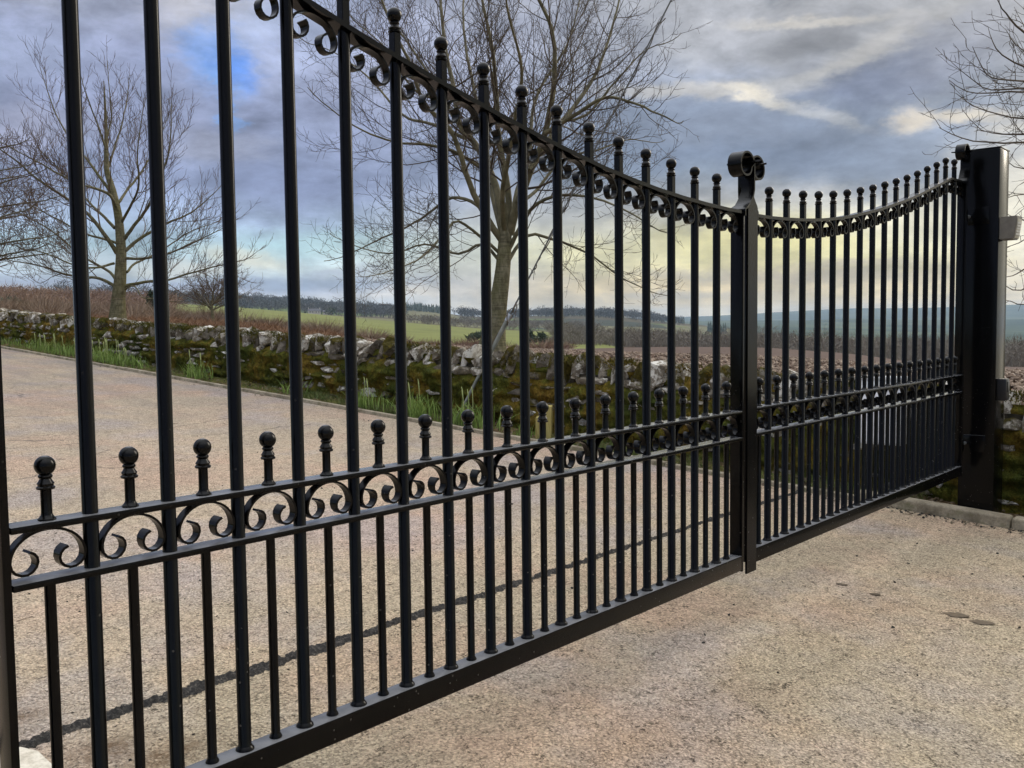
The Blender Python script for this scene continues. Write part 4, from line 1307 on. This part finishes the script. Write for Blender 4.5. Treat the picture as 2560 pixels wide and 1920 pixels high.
# ------------------------------------------------------------------ trees
def unit(v):
    return v / (np.linalg.norm(v) + 1e-9)
def resample(P, step):
    P = np.array(P, float)
    # Catmull-Rom for smooth limbs
    Q = [P[0]]
    for i in range(len(P) - 1):
        p0 = P[max(i - 1, 0)]; p1 = P[i]; p2 = P[i + 1]; p3 = P[min(i + 2, len(P) - 1)]
        m = max(2, int(np.linalg.norm(p2 - p1) / step))
        for k in range(1, m + 1):
            t = k / m
            Q.append(.5 * ((2 * p1) + (-p0 + p2) * t + (2 * p0 - 5 * p1 + 4 * p2 - p3) * t * t + (-p0 + 3 * p1 - 3 * p2 + p3) * t ** 3))
    return np.array(Q)
class Grow:
    def __init__(self, seed, tropism=.05, minlen=.08, tw=.0028, maxlev=3, ratio=.48, ang=(32, 62), gap=(.16, .10, .07), curl=.16):
        self.r = np.random.default_rng(seed)
        self.trop = tropism; self.minlen = minlen; self.tw = tw; self.maxlev = maxlev
        self.ratio = ratio; self.ang = ang; self.gap = gap; self.curl = curl
        self.thick, self.thin = [], []
    def path(self, p, d, L, lev):
        r = self.r
        n = max(3, min(9, int(L / (.10 if lev < 2 else .05)) + 2))
        P = [p]
        for i in range(n - 1):
            zig = r.normal(0, self.curl * (1 + .25 * lev), 3)
            d = unit(d + zig + np.array([0, 0, self.trop * (1 + .5 * lev)]))
            P.append(P[-1] + d * L / (n - 1))
        return np.array(P)
    def branch(self, p, d, L, rad, lev):
        P = self.path(p, d, L, lev)
        n = len(P)
        R_ = np.linspace(rad, max(self.tw * .6, rad * .30), n)
        (self.thick if lev <= 1 else self.thin).append((P, R_))
        if lev < self.maxlev:
            self.kids(P, R_, L, lev + 1, .22)
    def kids(self, P, R_, L, lev, start):
        r = self.r
        seg = np.linalg.norm(np.diff(P, axis=0), axis=1)
        cum = np.concatenate([[0], np.cumsum(seg)])
        tot = cum[-1]
        g = self.gap[min(lev - 1, len(self.gap) - 1)]
        s = tot * start
        az = r.uniform(0, 6.28)
        while s < tot:
            i = min(np.searchsorted(cum, s) - 1, len(P) - 2)
            i = max(i, 0)
            f = (s - cum[i]) / (seg[i] + 1e-9)
            p = P[i] + (P[i + 1] - P[i]) * f
            rad = R_[i] + (R_[i + 1] - R_[i]) * f
            t = unit(P[i + 1] - P[i])
            a = unit(np.cross(t, np.array([.3, .2, .93])))
            b = np.cross(t, a)
            az += 2.4 + r.normal(0, .5)
            an = math.radians(r.uniform(*self.ang))
            d = t * math.cos(an) + (a * math.cos(az) + b * math.sin(az)) * math.sin(an)
            rem = 1 - s / tot
            l = min(L * (self.ratio if lev == 1 else self.ratio * .82) * (.40 + .72 * rem) * r.uniform(.55, 1.2), 2.0)
            if l > self.minlen:
                self.branch(p, d, l, min(max(self.tw, rad * r.uniform(.28, .44)), .022), lev)
            s += g * r.uniform(.6, 1.5)
def tree(name, base_d, trunk, limbs, rad0, label, cat, g, bark='twig_bark', autol=True, top_r=.25, limb_mat='limb_bark', ext=.35):
    """trunk, limbs: lists of (px, py, depth shift)"""
    tr = np.array([at_depth(x, y, base_d + dz) for x, y, dz in trunk])
    root = empty(name, tr[0])
    tag(root, label, cat)
    tr = resample(tr, .12)
    cum = np.concatenate([[0], np.cumsum(np.linalg.norm(np.diff(tr, axis=0), axis=1))])
    tt = cum / cum[-1]
    rt = rad0 * (1 - (1 - top_r) * tt ** .9) * (1 + .55 * np.exp(-cum / .30))
    link('trunk', tubes_mesh('trunk', [(tr - tr[0], rt)], 14), 'bark', root)
    for (L, r0, r1) in limbs:
        q = np.array([at_depth(x, y, base_d + dz) for x, y, dz in L])
        q = np.concatenate([q, [q[-1] + (q[-1] - q[-2]) * ext + np.array([0, 0, .06])]]) if ext else q
        P = resample(q, .11)
        P[1:] += np.cumsum(g.r.normal(0, .006, (len(P) - 1, 3)), axis=0) * .8
        n = len(P)
        R_ = .84 * (r0 + (r1 - r0) * np.linspace(0, 1, n) ** .75)
        link('limb', tubes_mesh('limb', [(P - tr[0], R_)], 9), limb_mat, root)
        tot = np.linalg.norm(np.diff(P, axis=0), axis=1).sum()
        g.kids(P, R_, min(tot, 3.2), 1, .16)
    if g.thick:
        o = link('branches', tubes_mesh('branches', [(P - tr[0], R_) for P, R_ in g.thick], 5), bark, root)
        o['kind'] = 'stuff'
    if not g.thin:
        return root
    m = tubes_mesh('crown', [(P - tr[0], R_) for P, R_ in g.thin], 3)
    o = link('twigs', m, bark, root)
    o['kind'] = 'stuff'
    return root
def zz(pts, k=.40687, ox=800, oy=0, d0=0.0, d1=0.0):
    n = len(pts)
    return [(ox + x * k, oy + y * k, d0 + (d1 - d0) * i / max(n - 1, 1)) for i, (x, y) in enumerate(pts)]
# the big tree behind the gate, leaning right then forking
g = Grow(21, tropism=.05, tw=.0028, maxlev=3, ratio=.56, gap=(.17, .105, .08), curl=.105)
L = [
    (zz([(1138, 1460), (1100, 1250), (1060, 1080), (950, 880), (860, 780), (820, 560), (760, 250), (730, -100), (700, -350)], d0=0, d1=.9), .075, .012),
    (zz([(1120, 1480), (980, 1240), (890, 1020), (800, 800), (640, 640), (560, 420), (430, 150), (330, -150)], d0=0, d1=-1.2), .060, .010),
    (zz([(1150, 1450), (1160, 1200), (1110, 900), (1085, 600), (1060, 300), (1000, 0), (960, -380)], d0=0, d1=-.5), .065, .010),
    (zz([(1165, 1440), (1210, 1250), (1290, 1050), (1380, 820), (1430, 500), (1410, 200), (1300, -50), (1240, -300)], d0=0, d1=-1.0), .078, .012),
    (zz([(1290, 1050), (1440, 800), (1560, 650), (1690, 450), (1790, 150), (1850, -150)], d0=-.35, d1=.9), .055, .009),
    (zz([(1380, 820), (1590, 690), (1760, 600), (1950, 640), (2100, 700), (2220, 750)], d0=-.45, d1=-1.6), .040, .006),
    (zz([(1160, 1530), (1290, 1290), (1440, 1205), (1640, 1205), (1850, 1280), (2080, 1420)], d0=0, d1=-1.2), .040, .006),
    (zz([(1120, 1500), (990, 1290), (800, 1215), (600, 1340), (400, 1440), (100, 1580)], d0=0, d1=1.3), .040, .006),
    (zz([(1060, 1080), (850, 950), (690, 895), (500, 880), (250, 800), (0, 620)], d0=.35, d1=-.9), .036, .006),
    (zz([(900, 850), (700, 760), (500, 700), (300, 480), (100, 330), (-100, 250)], d0=.5, d1=1.8), .034, .005),
    (zz([(860, 780), (660, 420), (480, 150), (340, -120)], d0=.55, d1=2.2), .034, .006),
    (zz([(1150, 1620), (1280, 1450), (1450, 1480), (1650, 1560), (1850, 1700), (2080, 1810)], d0=0, d1=.8), .034, .005),
    (zz([(1110, 1560), (860, 1360), (770, 1440), (600, 1600), (350, 1690)], d0=0, d1=-1.3), .030, .005),
    (zz([(1150, 1450), (1220, 1180), (1300, 900), (1350, 600), (1560, 250), (1640, -50)], d0=0, d1=1.9), .055, .008),
    (zz([(1130, 1460), (1060, 1180), (1010, 800), (930, 450), (880, 100), (900, -300)], d0=0, d1=2.2), .055, .008),
    (zz([(1140, 1440), (1130, 1150), (1200, 800), (1250, 450), (1180, 100), (1120, -250)], d0=0, d1=-2.2), .05, .008),
    (zz([(1210, 1250), (1320, 1180), (1480, 980), (1700, 920), (1900, 860), (2060, 880)], d0=-.2, d1=1.6), .034, .005),
    (zz([(950, 880), (760, 640), (560, 560), (380, 300), (180, 120)], d0=.4, d1=-1.4), .03, .005),
    (zz([(1130, 1640), (1000, 1500), (850, 1560), (640, 1500), (420, 1560), (150, 1480)], d0=0, d1=.4), .03, .005),
    (zz([(1500, 740), (1640, 700), (1850, 450), (2000, 300), (2160, 250)], d0=.2, d1=.3), .026, .005),
]
tree('bare_tree', 12.6, zz([(1055, 2160), (1075, 2000), (1105, 1800), (1125, 1640), (1140, 1420), (1145, 1250)], ), L, .135,
     'large bare tree with a leaning mossy trunk forking behind the middle of the gate', 'tree', g, top_r=.55)

# the left tree with one straight leader
g = Grow(33, tropism=.07, tw=.0040, maxlev=3, ratio=.58, gap=(.165, .12, .095), ang=(24, 50), minlen=.11, curl=.10)
def lz(p, d0=0, d1=0): return zz(p, .3165, 0, 380, d0, d1)
L = [
    (lz([(925, 800), (840, 680), (690, 500), (560, 400), (300, 230), (100, 60), (-120, -90)], 0, -1.0), .06, .010),
    (lz([(905, 1060), (800, 1000), (700, 985), (550, 970), (330, 900), (60, 850)], 0, .8), .045, .008),
    (lz([(905, 600), (780, 470), (680, 370), (520, 180), (330, 0)], 0, 1.2), .045, .008),
    (lz([(930, 480), (870, 350), (750, 290), (560, 230), (250, 60), (0, -80)], 0, -1.4), .045, .007),
    (lz([(880, 330), (760, 150), (690, 60), (560, -100), (430, -330), (350, -560)], 0, .5), .045, .007),
    (lz([(990, 780), (1100, 690), (1200, 630), (1330, 560), (1520, 470), (1700, 320)], 0, .6), .05, .008),
    (lz([(980, 690), (1060, 580), (1180, 400), (1250, 200), (1330, 0), (1350, -300)], 0, -.8), .05, .008),
    (lz([(1000, 840), (1130, 840), (1320, 800), (1500, 720), (1760, 600)], 0, -1.0), .04, .007),
    (lz([(985, 1060), (1150, 1030), (1330, 1010), (1500, 950), (1700, 900), (1930, 850)], 0, .5), .045, .007),
    (lz([(1000, 950), (1070, 880), (1250, 800), (1500, 640), (1720, 560)], 0, 1.5), .035, .006),
    (lz([(935, 400), (1000, 300), (1100, 180), (1180, 40), (1290, -200)], 0, 1.4), .04, .007),
    (lz([(960, 560), (1040, 400), (1090, 250), (1080, 0), (1120, -300)], 0, -1.5), .04, .007),
    (lz([(900, 880), (760, 920), (600, 900), (400, 820), (150, 760)], 0, -1.6), .035, .006),
    (lz([(850, 150), (900, -50), (960, -250), (1000, -500)], 0, .6), .035, .006),
    (lz([(840, 0), (780, -180), (700, -400), (640, -620)], 0, -.5), .03, .006),
    (lz([(840, -100), (880, -300), (860, -620)], 0, .2), .025, .005),
    (lz([(910, 1000), (840, 930), (640, 820), (420, 640), (200, 520), (-60, 420)], 0, 1.8), .04, .006),
    (lz([(980, 1090), (1060, 1060), (1120, 1150), (1230, 1160), (1400, 1180)], 0, -.8), .022, .004),
    (lz([(920, 720), (800, 690), (640, 640), (380, 500), (100, 330)], 0, .2), .035, .006),
]
tree('bare_tree', 20.0, lz([(928, 1400), (930, 1280), (937, 1150), (950, 1000), (957, 800), (945, 600), (930, 480), (890, 300), (845, 150), (840, 0), (835, -250), (820, -560)], 0, 0), L, .155,
     'bare tree with one straight trunk behind the far end of the wall at the left', 'tree', g, 'red_twig_bark', top_r=.06, limb_mat='bark')

# trees generated from a plain habit
def auto_tree(px, py, depth, hpx, wpx, seed, label, rad, nl=16, drop=0.0, tw=.005, gap=(.3, .22, .18), lo=.22, minlen=.15, bark='red_twig_bark', maxlev=3):
    r = np.random.default_rng(seed)
    g_ = Grow(seed, tropism=.06, tw=tw, maxlev=maxlev, ratio=.58, gap=gap, ang=(26, 56), curl=.13, minlen=minlen)
    tk = [(px + r.normal(0, hpx * .012) * (t > 0), py - hpx * t, 0) for t in (0, .12, .3, .5, .7, .9)]
    L_ = []
    for i in range(nl):
        t = lo + (.86 - lo) * (i + .5) / nl
        x0 = px; y0 = py - hpx * t
        sgn = 1 if i % 2 else -1
        ww = wpx * .5 * (1.05 - .55 * abs(t - .42)) * r.uniform(.7, 1.05) * (1 - max(0, t - .6))
        rise = hpx * r.uniform(.10, .26)
        dz = r.normal(0, .35) * wpx / FPX * depth
        L_.append(([(x0, y0, 0), (x0 + sgn * ww * .3, y0 - rise * .45, dz * .3), (x0 + sgn * ww * .65, y0 - rise * .8, dz * .65), (x0 + sgn * ww, y0 - rise + drop * hpx, dz)], rad * .42 * (1 - .5 * t), rad * .07))
    return tree('bare_tree', depth, tk, L_, rad, label, 'tree', g_, bark, top_r=.1)
auto_tree(-150, 830, 19.0, 480, 560, 61, 'bare tree reaching in from the left edge beside the straight trunked tree', .13, 22, .0, .0046, (.19, .14, .11), .2)
def fan_tree(px, py, depth, hpx, seed, label, rad, nl, tw, gap, minlen, spread=75, fork=.28, bark='red_twig_bark'):
    r = np.random.default_rng(seed)
    g_ = Grow(seed, tropism=.04, tw=tw, maxlev=3, ratio=.55, gap=gap, ang=(26, 60), minlen=minlen, curl=.16)
    fy = py - hpx * fork
    tk = [(px, py + 6, 0), (px + hpx * .01, py - hpx * fork * .5, 0), (px, fy, 0), (px - hpx * .01, fy - hpx * .12, 0)]
    L_ = []
    for i in range(nl):
        a = math.radians(-spread + 2 * spread * (i + .5) / nl + r.normal(0, 5))
        ln = hpx * (.66 + .12 * r.normal()) * (1 - .0 * abs(a))
        dz = r.normal(0, .25) * hpx / FPX * depth
        y0 = fy + hpx * .05 * r.normal()
        c = math.cos(a) * .85 + .12
        L_.append(([(px, y0, 0), (px + ln * .35 * math.sin(a) + hpx * .03 * r.normal(), y0 - ln * .30 * c, dz * .35), (px + ln * .7 * math.sin(a), y0 - ln * (.66 * c + .03 * r.normal()), dz * .7), (px + ln * math.sin(a), y0 - ln * c, dz)], rad * .5, rad * .08))
    return tree('bare_tree', depth, tk, L_, rad, label, 'tree', g_, bark, top_r=.6)
fan_tree(530, 812, 60.0, 150, 62, 'small distant bare tree with a spreading crown standing before the pasture', .12, 15, .009, (.17, .12, .10), .12)
auto_tree(1405, 835, 300.0, 42, 46, 63, 'tiny round bare tree in the field below the pasture', .3, 10, 0, .09, (3.5, 2.5, 2), .2, .8, 'twig_bark', 2)

# the right tree: only its outer sprays reach into the picture
g = Grow(44, tropism=.05, tw=.0026, maxlev=3, ratio=.40, gap=(.15, .11, .08), ang=(28, 60), minlen=.05)
def rz(p, d0=0, d1=0): return zz(p, .3888, 1700, 0, d0, d1)
L = [
    (rz([(3150, 900), (2800, 650), (2450, 600), (2212, 605), (1990, 610), (1860, 600), (1752, 527)], 0, -.6), .03, .003),
    (rz([(3150, 800), (2700, 620), (2400, 570), (2212, 562), (1970, 570), (1860, 520), (1722, 402)], 0, .5), .03, .003),
    (rz([(3150, 760), (2700, 560), (2400, 540), (2212, 530), (2000, 500), (1930, 440), (1862, 312)], 0, -1), .03, .003),
    (rz([(3160, 700), (2700, 520), (2400, 470), (2212, 425), (2040, 350), (1980, 270), (1945, 180)], 0, .3), .03, .003),
    (rz([(3150, 960), (2750, 780), (2450, 770), (2212, 772), (2070, 752), (1890, 682), (1790, 600)], 0, -.3), .03, .003),
    (rz([(3140, 1050), (2750, 880), (2450, 860), (2212, 872), (2090, 870), (1960, 840), (1838, 716)], 0, .8), .03, .003),
    (rz([(3130, 1150), (2750, 1000), (2400, 945), (2212, 935), (2080, 941), (1880, 930), (1740, 880), (1665, 838)], 0, -.9), .03, .003),
    (rz([(3170, 600), (2700, 420), (2400, 300), (2212, 205), (2110, 120), (2060, 60), (2010, -20)], 0, .2), .034, .005),
    (rz([(3130, 1250), (2800, 1180), (2500, 1120), (2300, 1100), (2150, 1070), (2080, 1010)], 0, .5), .026, .003),
    (rz([(3130, 1350), (2800, 1300), (2500, 1230), (2300, 1250), (2150, 1260), (2060, 1300)], 0, -.6), .026, .003),
    (rz([(3120, 1450), (2800, 1400), (2500, 1360), (2350, 1420), (2200, 1420), (2090, 1380)], 0, .4), .026, .003),
    (rz([(3120, 1600), (2800, 1500), (2500, 1450), (2300, 1480), (2180, 1560), (2060, 1600)], 0, -.5), .024, .003),
    (rz([(3110, 1700), (2700, 1600), (2400, 1640), (2212, 1720), (2130, 1760), (2060, 1770)], 0, .3), .024, .003),
    (rz([(3110, 1800), (2700, 1720), (2400, 1780), (2212, 1860), (2130, 1850), (2070, 1800)], 0, -.3), .022, .003),
    (rz([(3110, 1900), (2700, 1850), (2400, 1900), (2220, 1985), (2130, 1960), (2080, 1950)], 0, -.3), .02, .003),
    (rz([(3180, 400), (2700, 200), (2400, 60), (2280, -60), (2180, -200)], 0, .2), .034, .005),
    (rz([(3150, 850), (2900, 700), (2600, 500), (2350, 380), (2212, 330), (2130, 240), (2100, 190)], 0, 1.2), .026, .003),
]
tree('bare_tree', 9.0, rz([(3050, 2500), (3080, 2000), (3120, 1500), (3150, 900), (3190, 300), (3230, -400)]), L, .15,
     'bare tree whose budded branches reach in from the right edge above the post', 'tree', g, 'twig_bark', top_r=.3, limb_mat='twig_bark', ext=0)

# ------------------------------------------------------------------ the gate
ZC = CAM[2]
GY1, GY2 = 1.6748, 1.6929
HW = 0.025                                       # half width of the flat rails
RAIL_T = 0.012
R_BAR, R_DOG = 0.0136, 0.0096
ZU, ZL, ZB = ZC - .328, ZC - .4255, ZC - .8665    # tops of upper, lower and bottom rail
PROF_U = [0.0, .76, 1.76, 2.76, 3.75, 4.73, 5.72, 6.72, 7.74, 8.74, 9.75, 10.78, 11.79, 12.76, 13.82, 14.8, 15.25, 17.2]
PROF_Z = [.400, .4005, .406, .414, .4255, .441, .460, .485, .5115, .541, .573, .607, .644, .684, .726, .766, .7845, .7855]
def topz(u): return ZC + float(np.interp(u, PROF_U, PROF_Z))

def box_at(name, x0, x1, hw, z0, z1, par, mat='black_paint', bev=.0025, y=0.0):
    return link(name, box_mesh(name, x0, x1, y - hw, y + hw, z0, z1, bev), mat, par)
def finial_prof(z0):
    """collar, baluster and ball above a stalk that ends at z0"""
    r = .0176
    pr = [(.0098, z0), (.0150, z0 + .002), (.0156, z0 + .005), (.0128, z0 + .0075), (.0132, z0 + .009), (.0142, z0 + .0115), (.0112, z0 + .016), (.0094, z0 + .0195),
          (.0118, z0 + .0225), (.0118, z0 + .0245), (.0096, z0 + .0275)]
    zc = z0 + .0275 + .0145
    for k in range(1, 12):
        a = -math.pi / 2 + math.radians(28) + (math.pi - math.radians(28)) * k / 12
        pr.append((r * math.cos(a), zc + r * math.sin(a)))
    pr.append((0, zc + r))
    return pr
def finial_mesh(sq, stalk):
    """stalk from z=0 (on the rail) then the cast ball finial"""
    bm = bmesh.new()
    if sq:
        h = .0105
        r = bmesh.ops.create_cube(bm, size=1.0)
        for v in r['verts']:
            v.co = Vector((v.co.x * 2 * h, v.co.y * 2 * h, (v.co.z + .5) * stalk))
        bmesh.ops.rotate(bm, verts=r['verts'], cent=(0, 0, 0), matrix=Matrix.Rotation(math.radians(0), 3, 'Z'))
        bmesh.ops.bevel(bm, geom=[e for e in bm.edges if abs(e.verts[0].co.z - e.verts[1].co.z) > .01], offset=.0016, segments=1, affect='EDGES')
    else:
        lathe(bm, [(.0150, 0), (.0148, .003), (.0118, .006), (.0098, .009), (.0092, .012), (.0092, stalk)], 14)
    lathe(bm, finial_prof(stalk), 16)
    return bm_mesh('finial', bm, 35)
FIN_SQ = finial_mesh(True, .060)
FIN_DOG = finial_mesh(False, .052)
for me in (FIN_SQ, FIN_DOG): me.materials.append(MATS['black_paint'])
def bar_mesh(name, r, z0, z1):
    bm = bmesh.new()
    lathe(bm, [(r * 1.42, z0), (r * 1.36, z0 + .003), (r * 1.12, z0 + .007), (r, z0 + .010), (r, z1)], 16)
    return bm_mesh(name, bm, 40)
def scroll_path(a, Hh, r):
    pts = []
    cx, cz = -a + r, -Hh + r
    for k in range(11):                          # inner turn
        th = math.radians(68 - 248 * k / 10)
        rr = r * (.80 + .20 * min(1, k / 6))
        pts.append((cx + rr * math.cos(th), cz + rr * math.sin(th)))
    for k in range(1, 10):
        th = math.radians(180 - 90 * k / 9)
        pts.append((a * math.cos(th), cz + (Hh - r) * math.sin(th)))
    left = pts
    right = [(-x, z) for x, z in left[:-1]][::-1]
    return left + right
def scroll_mesh(a, Hh, r):
    P = scroll_path(a, Hh, r)
    n = len(P)
    w = []
    for i in range(n):
        e = min(i, n - 1 - i)
        w.append(.0100 + (.0050 * (1 - e / 4) if e < 4 else 0))
    return bm_mesh('scroll', ribbon(P, w, .0046), 40)
def curl_path(x0, sgn, zs, stem_x, r=.045, zc=None):
    """stile top -> S bend -> stem -> full curl. sgn: side the curl falls to (-1 left)"""
    q = lambda t: x0 + (stem_x - x0) * t
    P = [(x0, zs - .02), (x0, zs + .004), (q(.18), zs + .012), (q(.42), zs + .022), (q(.66), zs + .040), (q(.86), zs + .060), (stem_x, zs + .082), (stem_x, zs + .12)]
    zc = zs + .168
    P.append((stem_x, zc - .012))
    rx = r * 1.17
    cx = stem_x + sgn * rx
    for k in range(0, 27):
        th = math.radians(400 * k / 26)
        rr = 1.0 if k < 15 else 1 - .62 * ((k - 14) / 12) ** 1.2
        P.append((cx - sgn * rx * rr * math.cos(th), zc + r * rr * math.sin(th)))
    return P
def curl(par, x0, sgn, zs, stem_x):
    P = curl_path(x0, sgn, zs, stem_x)
    n = len(P)
    w = []
    for i in range(n):
        if i < 6: w.append(.0285 + (.004 if i < 3 else 0))
        elif n - i <= 4: w.append((.030, .037, .050, .068)[4 - (n - i)])
        else: w.append(.0265)
    return link('curled_cap', bm_mesh('curled_cap', ribbon(P, w, .007), 40), 'black_paint', par)

def leaf(name, x0, y0, u0, sp, mirror, label):
    """u grows along +x; profile for the far leaf, mirrored for the near one"""
    root = empty(name, (x0, y0, 0))
    tag(root, label, 'gate')
    X = lambda u: (u0 + u) * sp
    tz = (lambda u: topz(17 - u)) if mirror else topz
    # bottom rail: hollow square section, others flat bar
    box_at('bottom_rail', X(0) + .006, X(17) + .0, HW, ZB - .056, ZB, root, bev=.004)
    box_at('middle_rail', X(0) + .006, X(17), HW, ZU - RAIL_T, ZU, root, bev=.002)
    box_at('middle_rail', X(0) + .006, X(17), HW, ZL - RAIL_T, ZL, root, bev=.002)
    us = sorted(set([i * .25 for i in range(69)] + [1.75, 15.25]))
    P = [(X(u), tz(u) - RAIL_T / 2) for u in us]
    P[0] = (P[0][0] + .006, P[0][1])
    link('top_rail', bm_mesh('top_rail', ribbon(P, HW, RAIL_T), 14), 'black_paint', root)
    sc_mid = scroll_mesh(.060, .074, .0225)
    sc_top = scroll_mesh(.060, .065, .0220)
    for me in (sc_mid, sc_top): me.materials.append(MATS['black_paint'])
    for k in range(1, 17):
        zt = tz(k)
        o = link('bar', bar_mesh('bar', R_BAR, ZB + .0005, zt - RAIL_T * .7), 'black_paint', root, (X(k), 0, 0))
        link('finial', FIN_SQ, None, o, (0, 0, zt - .003))
    for k in range(17):
        u = k + .5
        link('dog_bar', bar_mesh('dog_bar', R_DOG, ZB + .0005, ZL - RAIL_T * .7), 'black_paint', root, (X(u), 0, 0))
        link('finial', FIN_DOG, None, root, (X(u), 0, ZU))
        xa, xb = X(k) + (R_BAR if k else .006), X(k + 1) - (R_BAR if k < 16 else .004)
        o = link('scroll', sc_mid, None, root, ((xa + xb) / 2, 0, ZU - RAIL_T - .0018))
        o.scale = ((xb - xa) / .1236, 1, 1)
        z0, z1 = tz(k + .08), tz(k + .92)
        sl_ = math.atan2(z1 - z0, .84 * sp)
        o = link('scroll', sc_top, None, root, ((xa + xb) / 2, 0, (tz(k + .5)) - RAIL_T - .0018))
        o.scale = ((xb - xa) / .1236 / math.cos(sl_) * (.97 if abs(sl_) > .1 else 1), 1, 1)
        o.rotation_euler = (0, -sl_, 0)
    return root, X, tz

CX = 3.2555                                      # where the leaves meet
rootL, XL, tzL = leaf('gate_leaf', .6166, GY1, 0.0, .15, True, 'near black iron gate leaf with ball finials filling the left of the view')
def stile(par, xa, xb, z1, z0=ZB - .060, hw=.0255):
    return link('stile', box_mesh('stile', xa, xb, -hw, hw, z0, z1, .0022), 'black_paint', par)
stile(rootL, XL(0) - .010, XL(0) + .004, tzL(0) + .02)
stile(rootL, XL(17) - .002, XL(17) + .010, tzL(17) - .004)
curl(rootL, XL(17) + .004, -1, ZC + .400, CX - .0042 - .6166)
curl(rootL, XL(0) - .003, 1, ZC + .790, XL(0) - .003 - .0505)
rootR, XR, tzR = leaf('gate_leaf', 3.2946, GY2, .066, .1533, False, 'far black iron gate leaf hung on the square post')
stile(rootR, XR(0) - .006, XR(0) + .007, tzR(0) - .004)
stile(rootR, XR(17) - .004, XR(17) + .010, tzR(17) - .004)
curl(rootR, XR(0) + .0, 1, ZC + .400, CX + .0042 - 3.2946)
curl(rootR, XR(17) + .003, -1, ZC + .788, XR(17) + .003 + .0505)
# flat meeting strip on the far leaf with shouldered top
def strip(par, ox):
    xs = [3.2195, 3.2195, 3.2235, 3.236, 3.246, 3.2508, 3.2508, 3.2602, 3.2602, 3.266, 3.279, 3.293, 3.298, 3.298]
    zs = [.362, 1.728, 1.737, 1.748, 1.764, 1.782, 1.800, 1.800, 1.782, 1.764, 1.748, 1.737, 1.728, .362]
    bm = bmesh.new()
    f = [bm.verts.new((x - ox, -.0345, z)) for x, z in zip(xs, zs)]
    b = [bm.verts.new((x - ox, -.0265, z)) for x, z in zip(xs, zs)]
    bm.faces.new(f); bm.faces.new(b[::-1])
    n = len(f)
    for i in range(n):
        j = (i + 1) % n
        bm.faces.new((f[i], b[i], b[j], f[j]))
    bmesh.ops.bevel(bm, geom=[e for e in bm.edges if abs(e.verts[0].co.y - e.verts[1].co.y) < 1e-5], offset=.0016, segments=2, affect='EDGES')
    return link('meeting_strip', bm_mesh('meeting_strip', bm, 18), 'black_paint', par)
strip(rootR, 3.2946)
# lower loop of cable conduit hanging under the far leaf
cl = [np.array([XR(16.0) + .02 + .065 * math.cos(a) + .04, .07, ZB - .062 - .055 * math.sin(a)]) for a in np.linspace(0, math.pi, 12)]
link('cable_conduit', tubes_mesh('cable_conduit', [(np.array(cl), np.full(12, .0085))], 8), 'galvanised', rootR)

# square post, plates and hinges
PXL, PY0, PW = 6.065, 1.5329, .200
post = empty('gate_post', (PXL + PW / 2, PY0 + PW / 2, 0))
tag(post, 'square black steel gate post at the far end of the gate', 'gate post')
h = PW / 2
link('shaft', box_mesh('shaft', -h, h, -h, h, -.05, ZC + .985, .006), 'black_paint', post)
link('cap', box_mesh('cap', -h - .002, h + .002, -h - .002, h + .002, ZC + .9855, ZC + .993, .002), 'black_paint', post)
for zc in (ZC + .60, ZC - .745):
    hg = link('hinge', box_mesh('hinge', XR(17) + .0105, XR(17) + .045, -.022, .022, zc - .035, zc + .035, .003), 'black_paint', rootR)
    bm = bmesh.new()
    lathe(bm, [(.011, zc - .055), (.011, zc + .055)], 14, XR(17) + .062, 0)
    lathe(bm, [(.017, zc - .028), (.017, zc + .028)], 14, XR(17) + .062, 0)
    link('hinge_pin', bm_mesh('hinge_pin', bm, 40), 'black_paint', hg)
    link('adjuster', tubes_mesh('adjuster', [(np.array([[XR(17) + .078, 0, zc], [PXL - 3.2946 - .002, 0, zc]]), np.array([.009, .009]))], 10), 'galvanised', hg)
    link('hinge_plate', box_mesh('hinge_plate', -h - .008, -h - .001, -.05, .07, zc - .05, zc + .05, .002), 'black_paint', post)
# keypad on the front of the post
kp = empty('entry_keypad', (PXL + .004, PY0, ZC + .455))
tag(kp, 'grey entry keypad box on the upper part of the gate post', 'keypad')
bm = bmesh.new()
xw = .112
prof_k = [(0, 0), (-.094, .126), (-.094, .132), (0, .128)]
ks = [(-.001, 0.0), (-.078, 0.0), (-.096, .126), (-.096, .134), (-.001, .130)]
l_ = [bm.verts.new((0, y, z)) for y, z in ks]
r_ = [bm.verts.new((xw, y, z)) for y, z in ks]
bm.faces.new(l_); bm.faces.new(r_[::-1])
for i in range(5):
    j = (i + 1) % 5
    bm.faces.new((l_[i], r_[i], r_[j], l_[j]))
bmesh.ops.bevel(bm, geom=list(bm.edges), offset=.004, segments=2, affect='EDGES')
link('case', bm_mesh('case', bm, 40), 'keypad_case', kp)
tl = math.atan2(.018, .126)
fp = link('face_plate', box_mesh('face_plate', .010, xw - .010, -.003, 0, .008, .118, .001), 'keypad_face', kp, (0, -.0785, 0), (tl, 0, 0))
for rr in range(5):
    for cc in range(3):
        link('key', box_mesh('key', .018 + cc * .027, .038 + cc * .027, -.0075, -.0031, .024 + rr * .016, .035 + rr * .016, .001), 'keypad_key', fp)
# photocell
pc = empty('gate_sensor', (PXL + .012, PY0, ZC - .485))
tag(pc, 'small black sensor box low on the front of the gate post', 'sensor')
link('housing', box_mesh('housing', 0, .07, -.056, -.001, 0, .130, .010), 'black_plastic', pc)
link('lens', box_mesh('lens', .014, .056, -.060, -.0562, .05, .112, .001), 'black_plastic', pc)
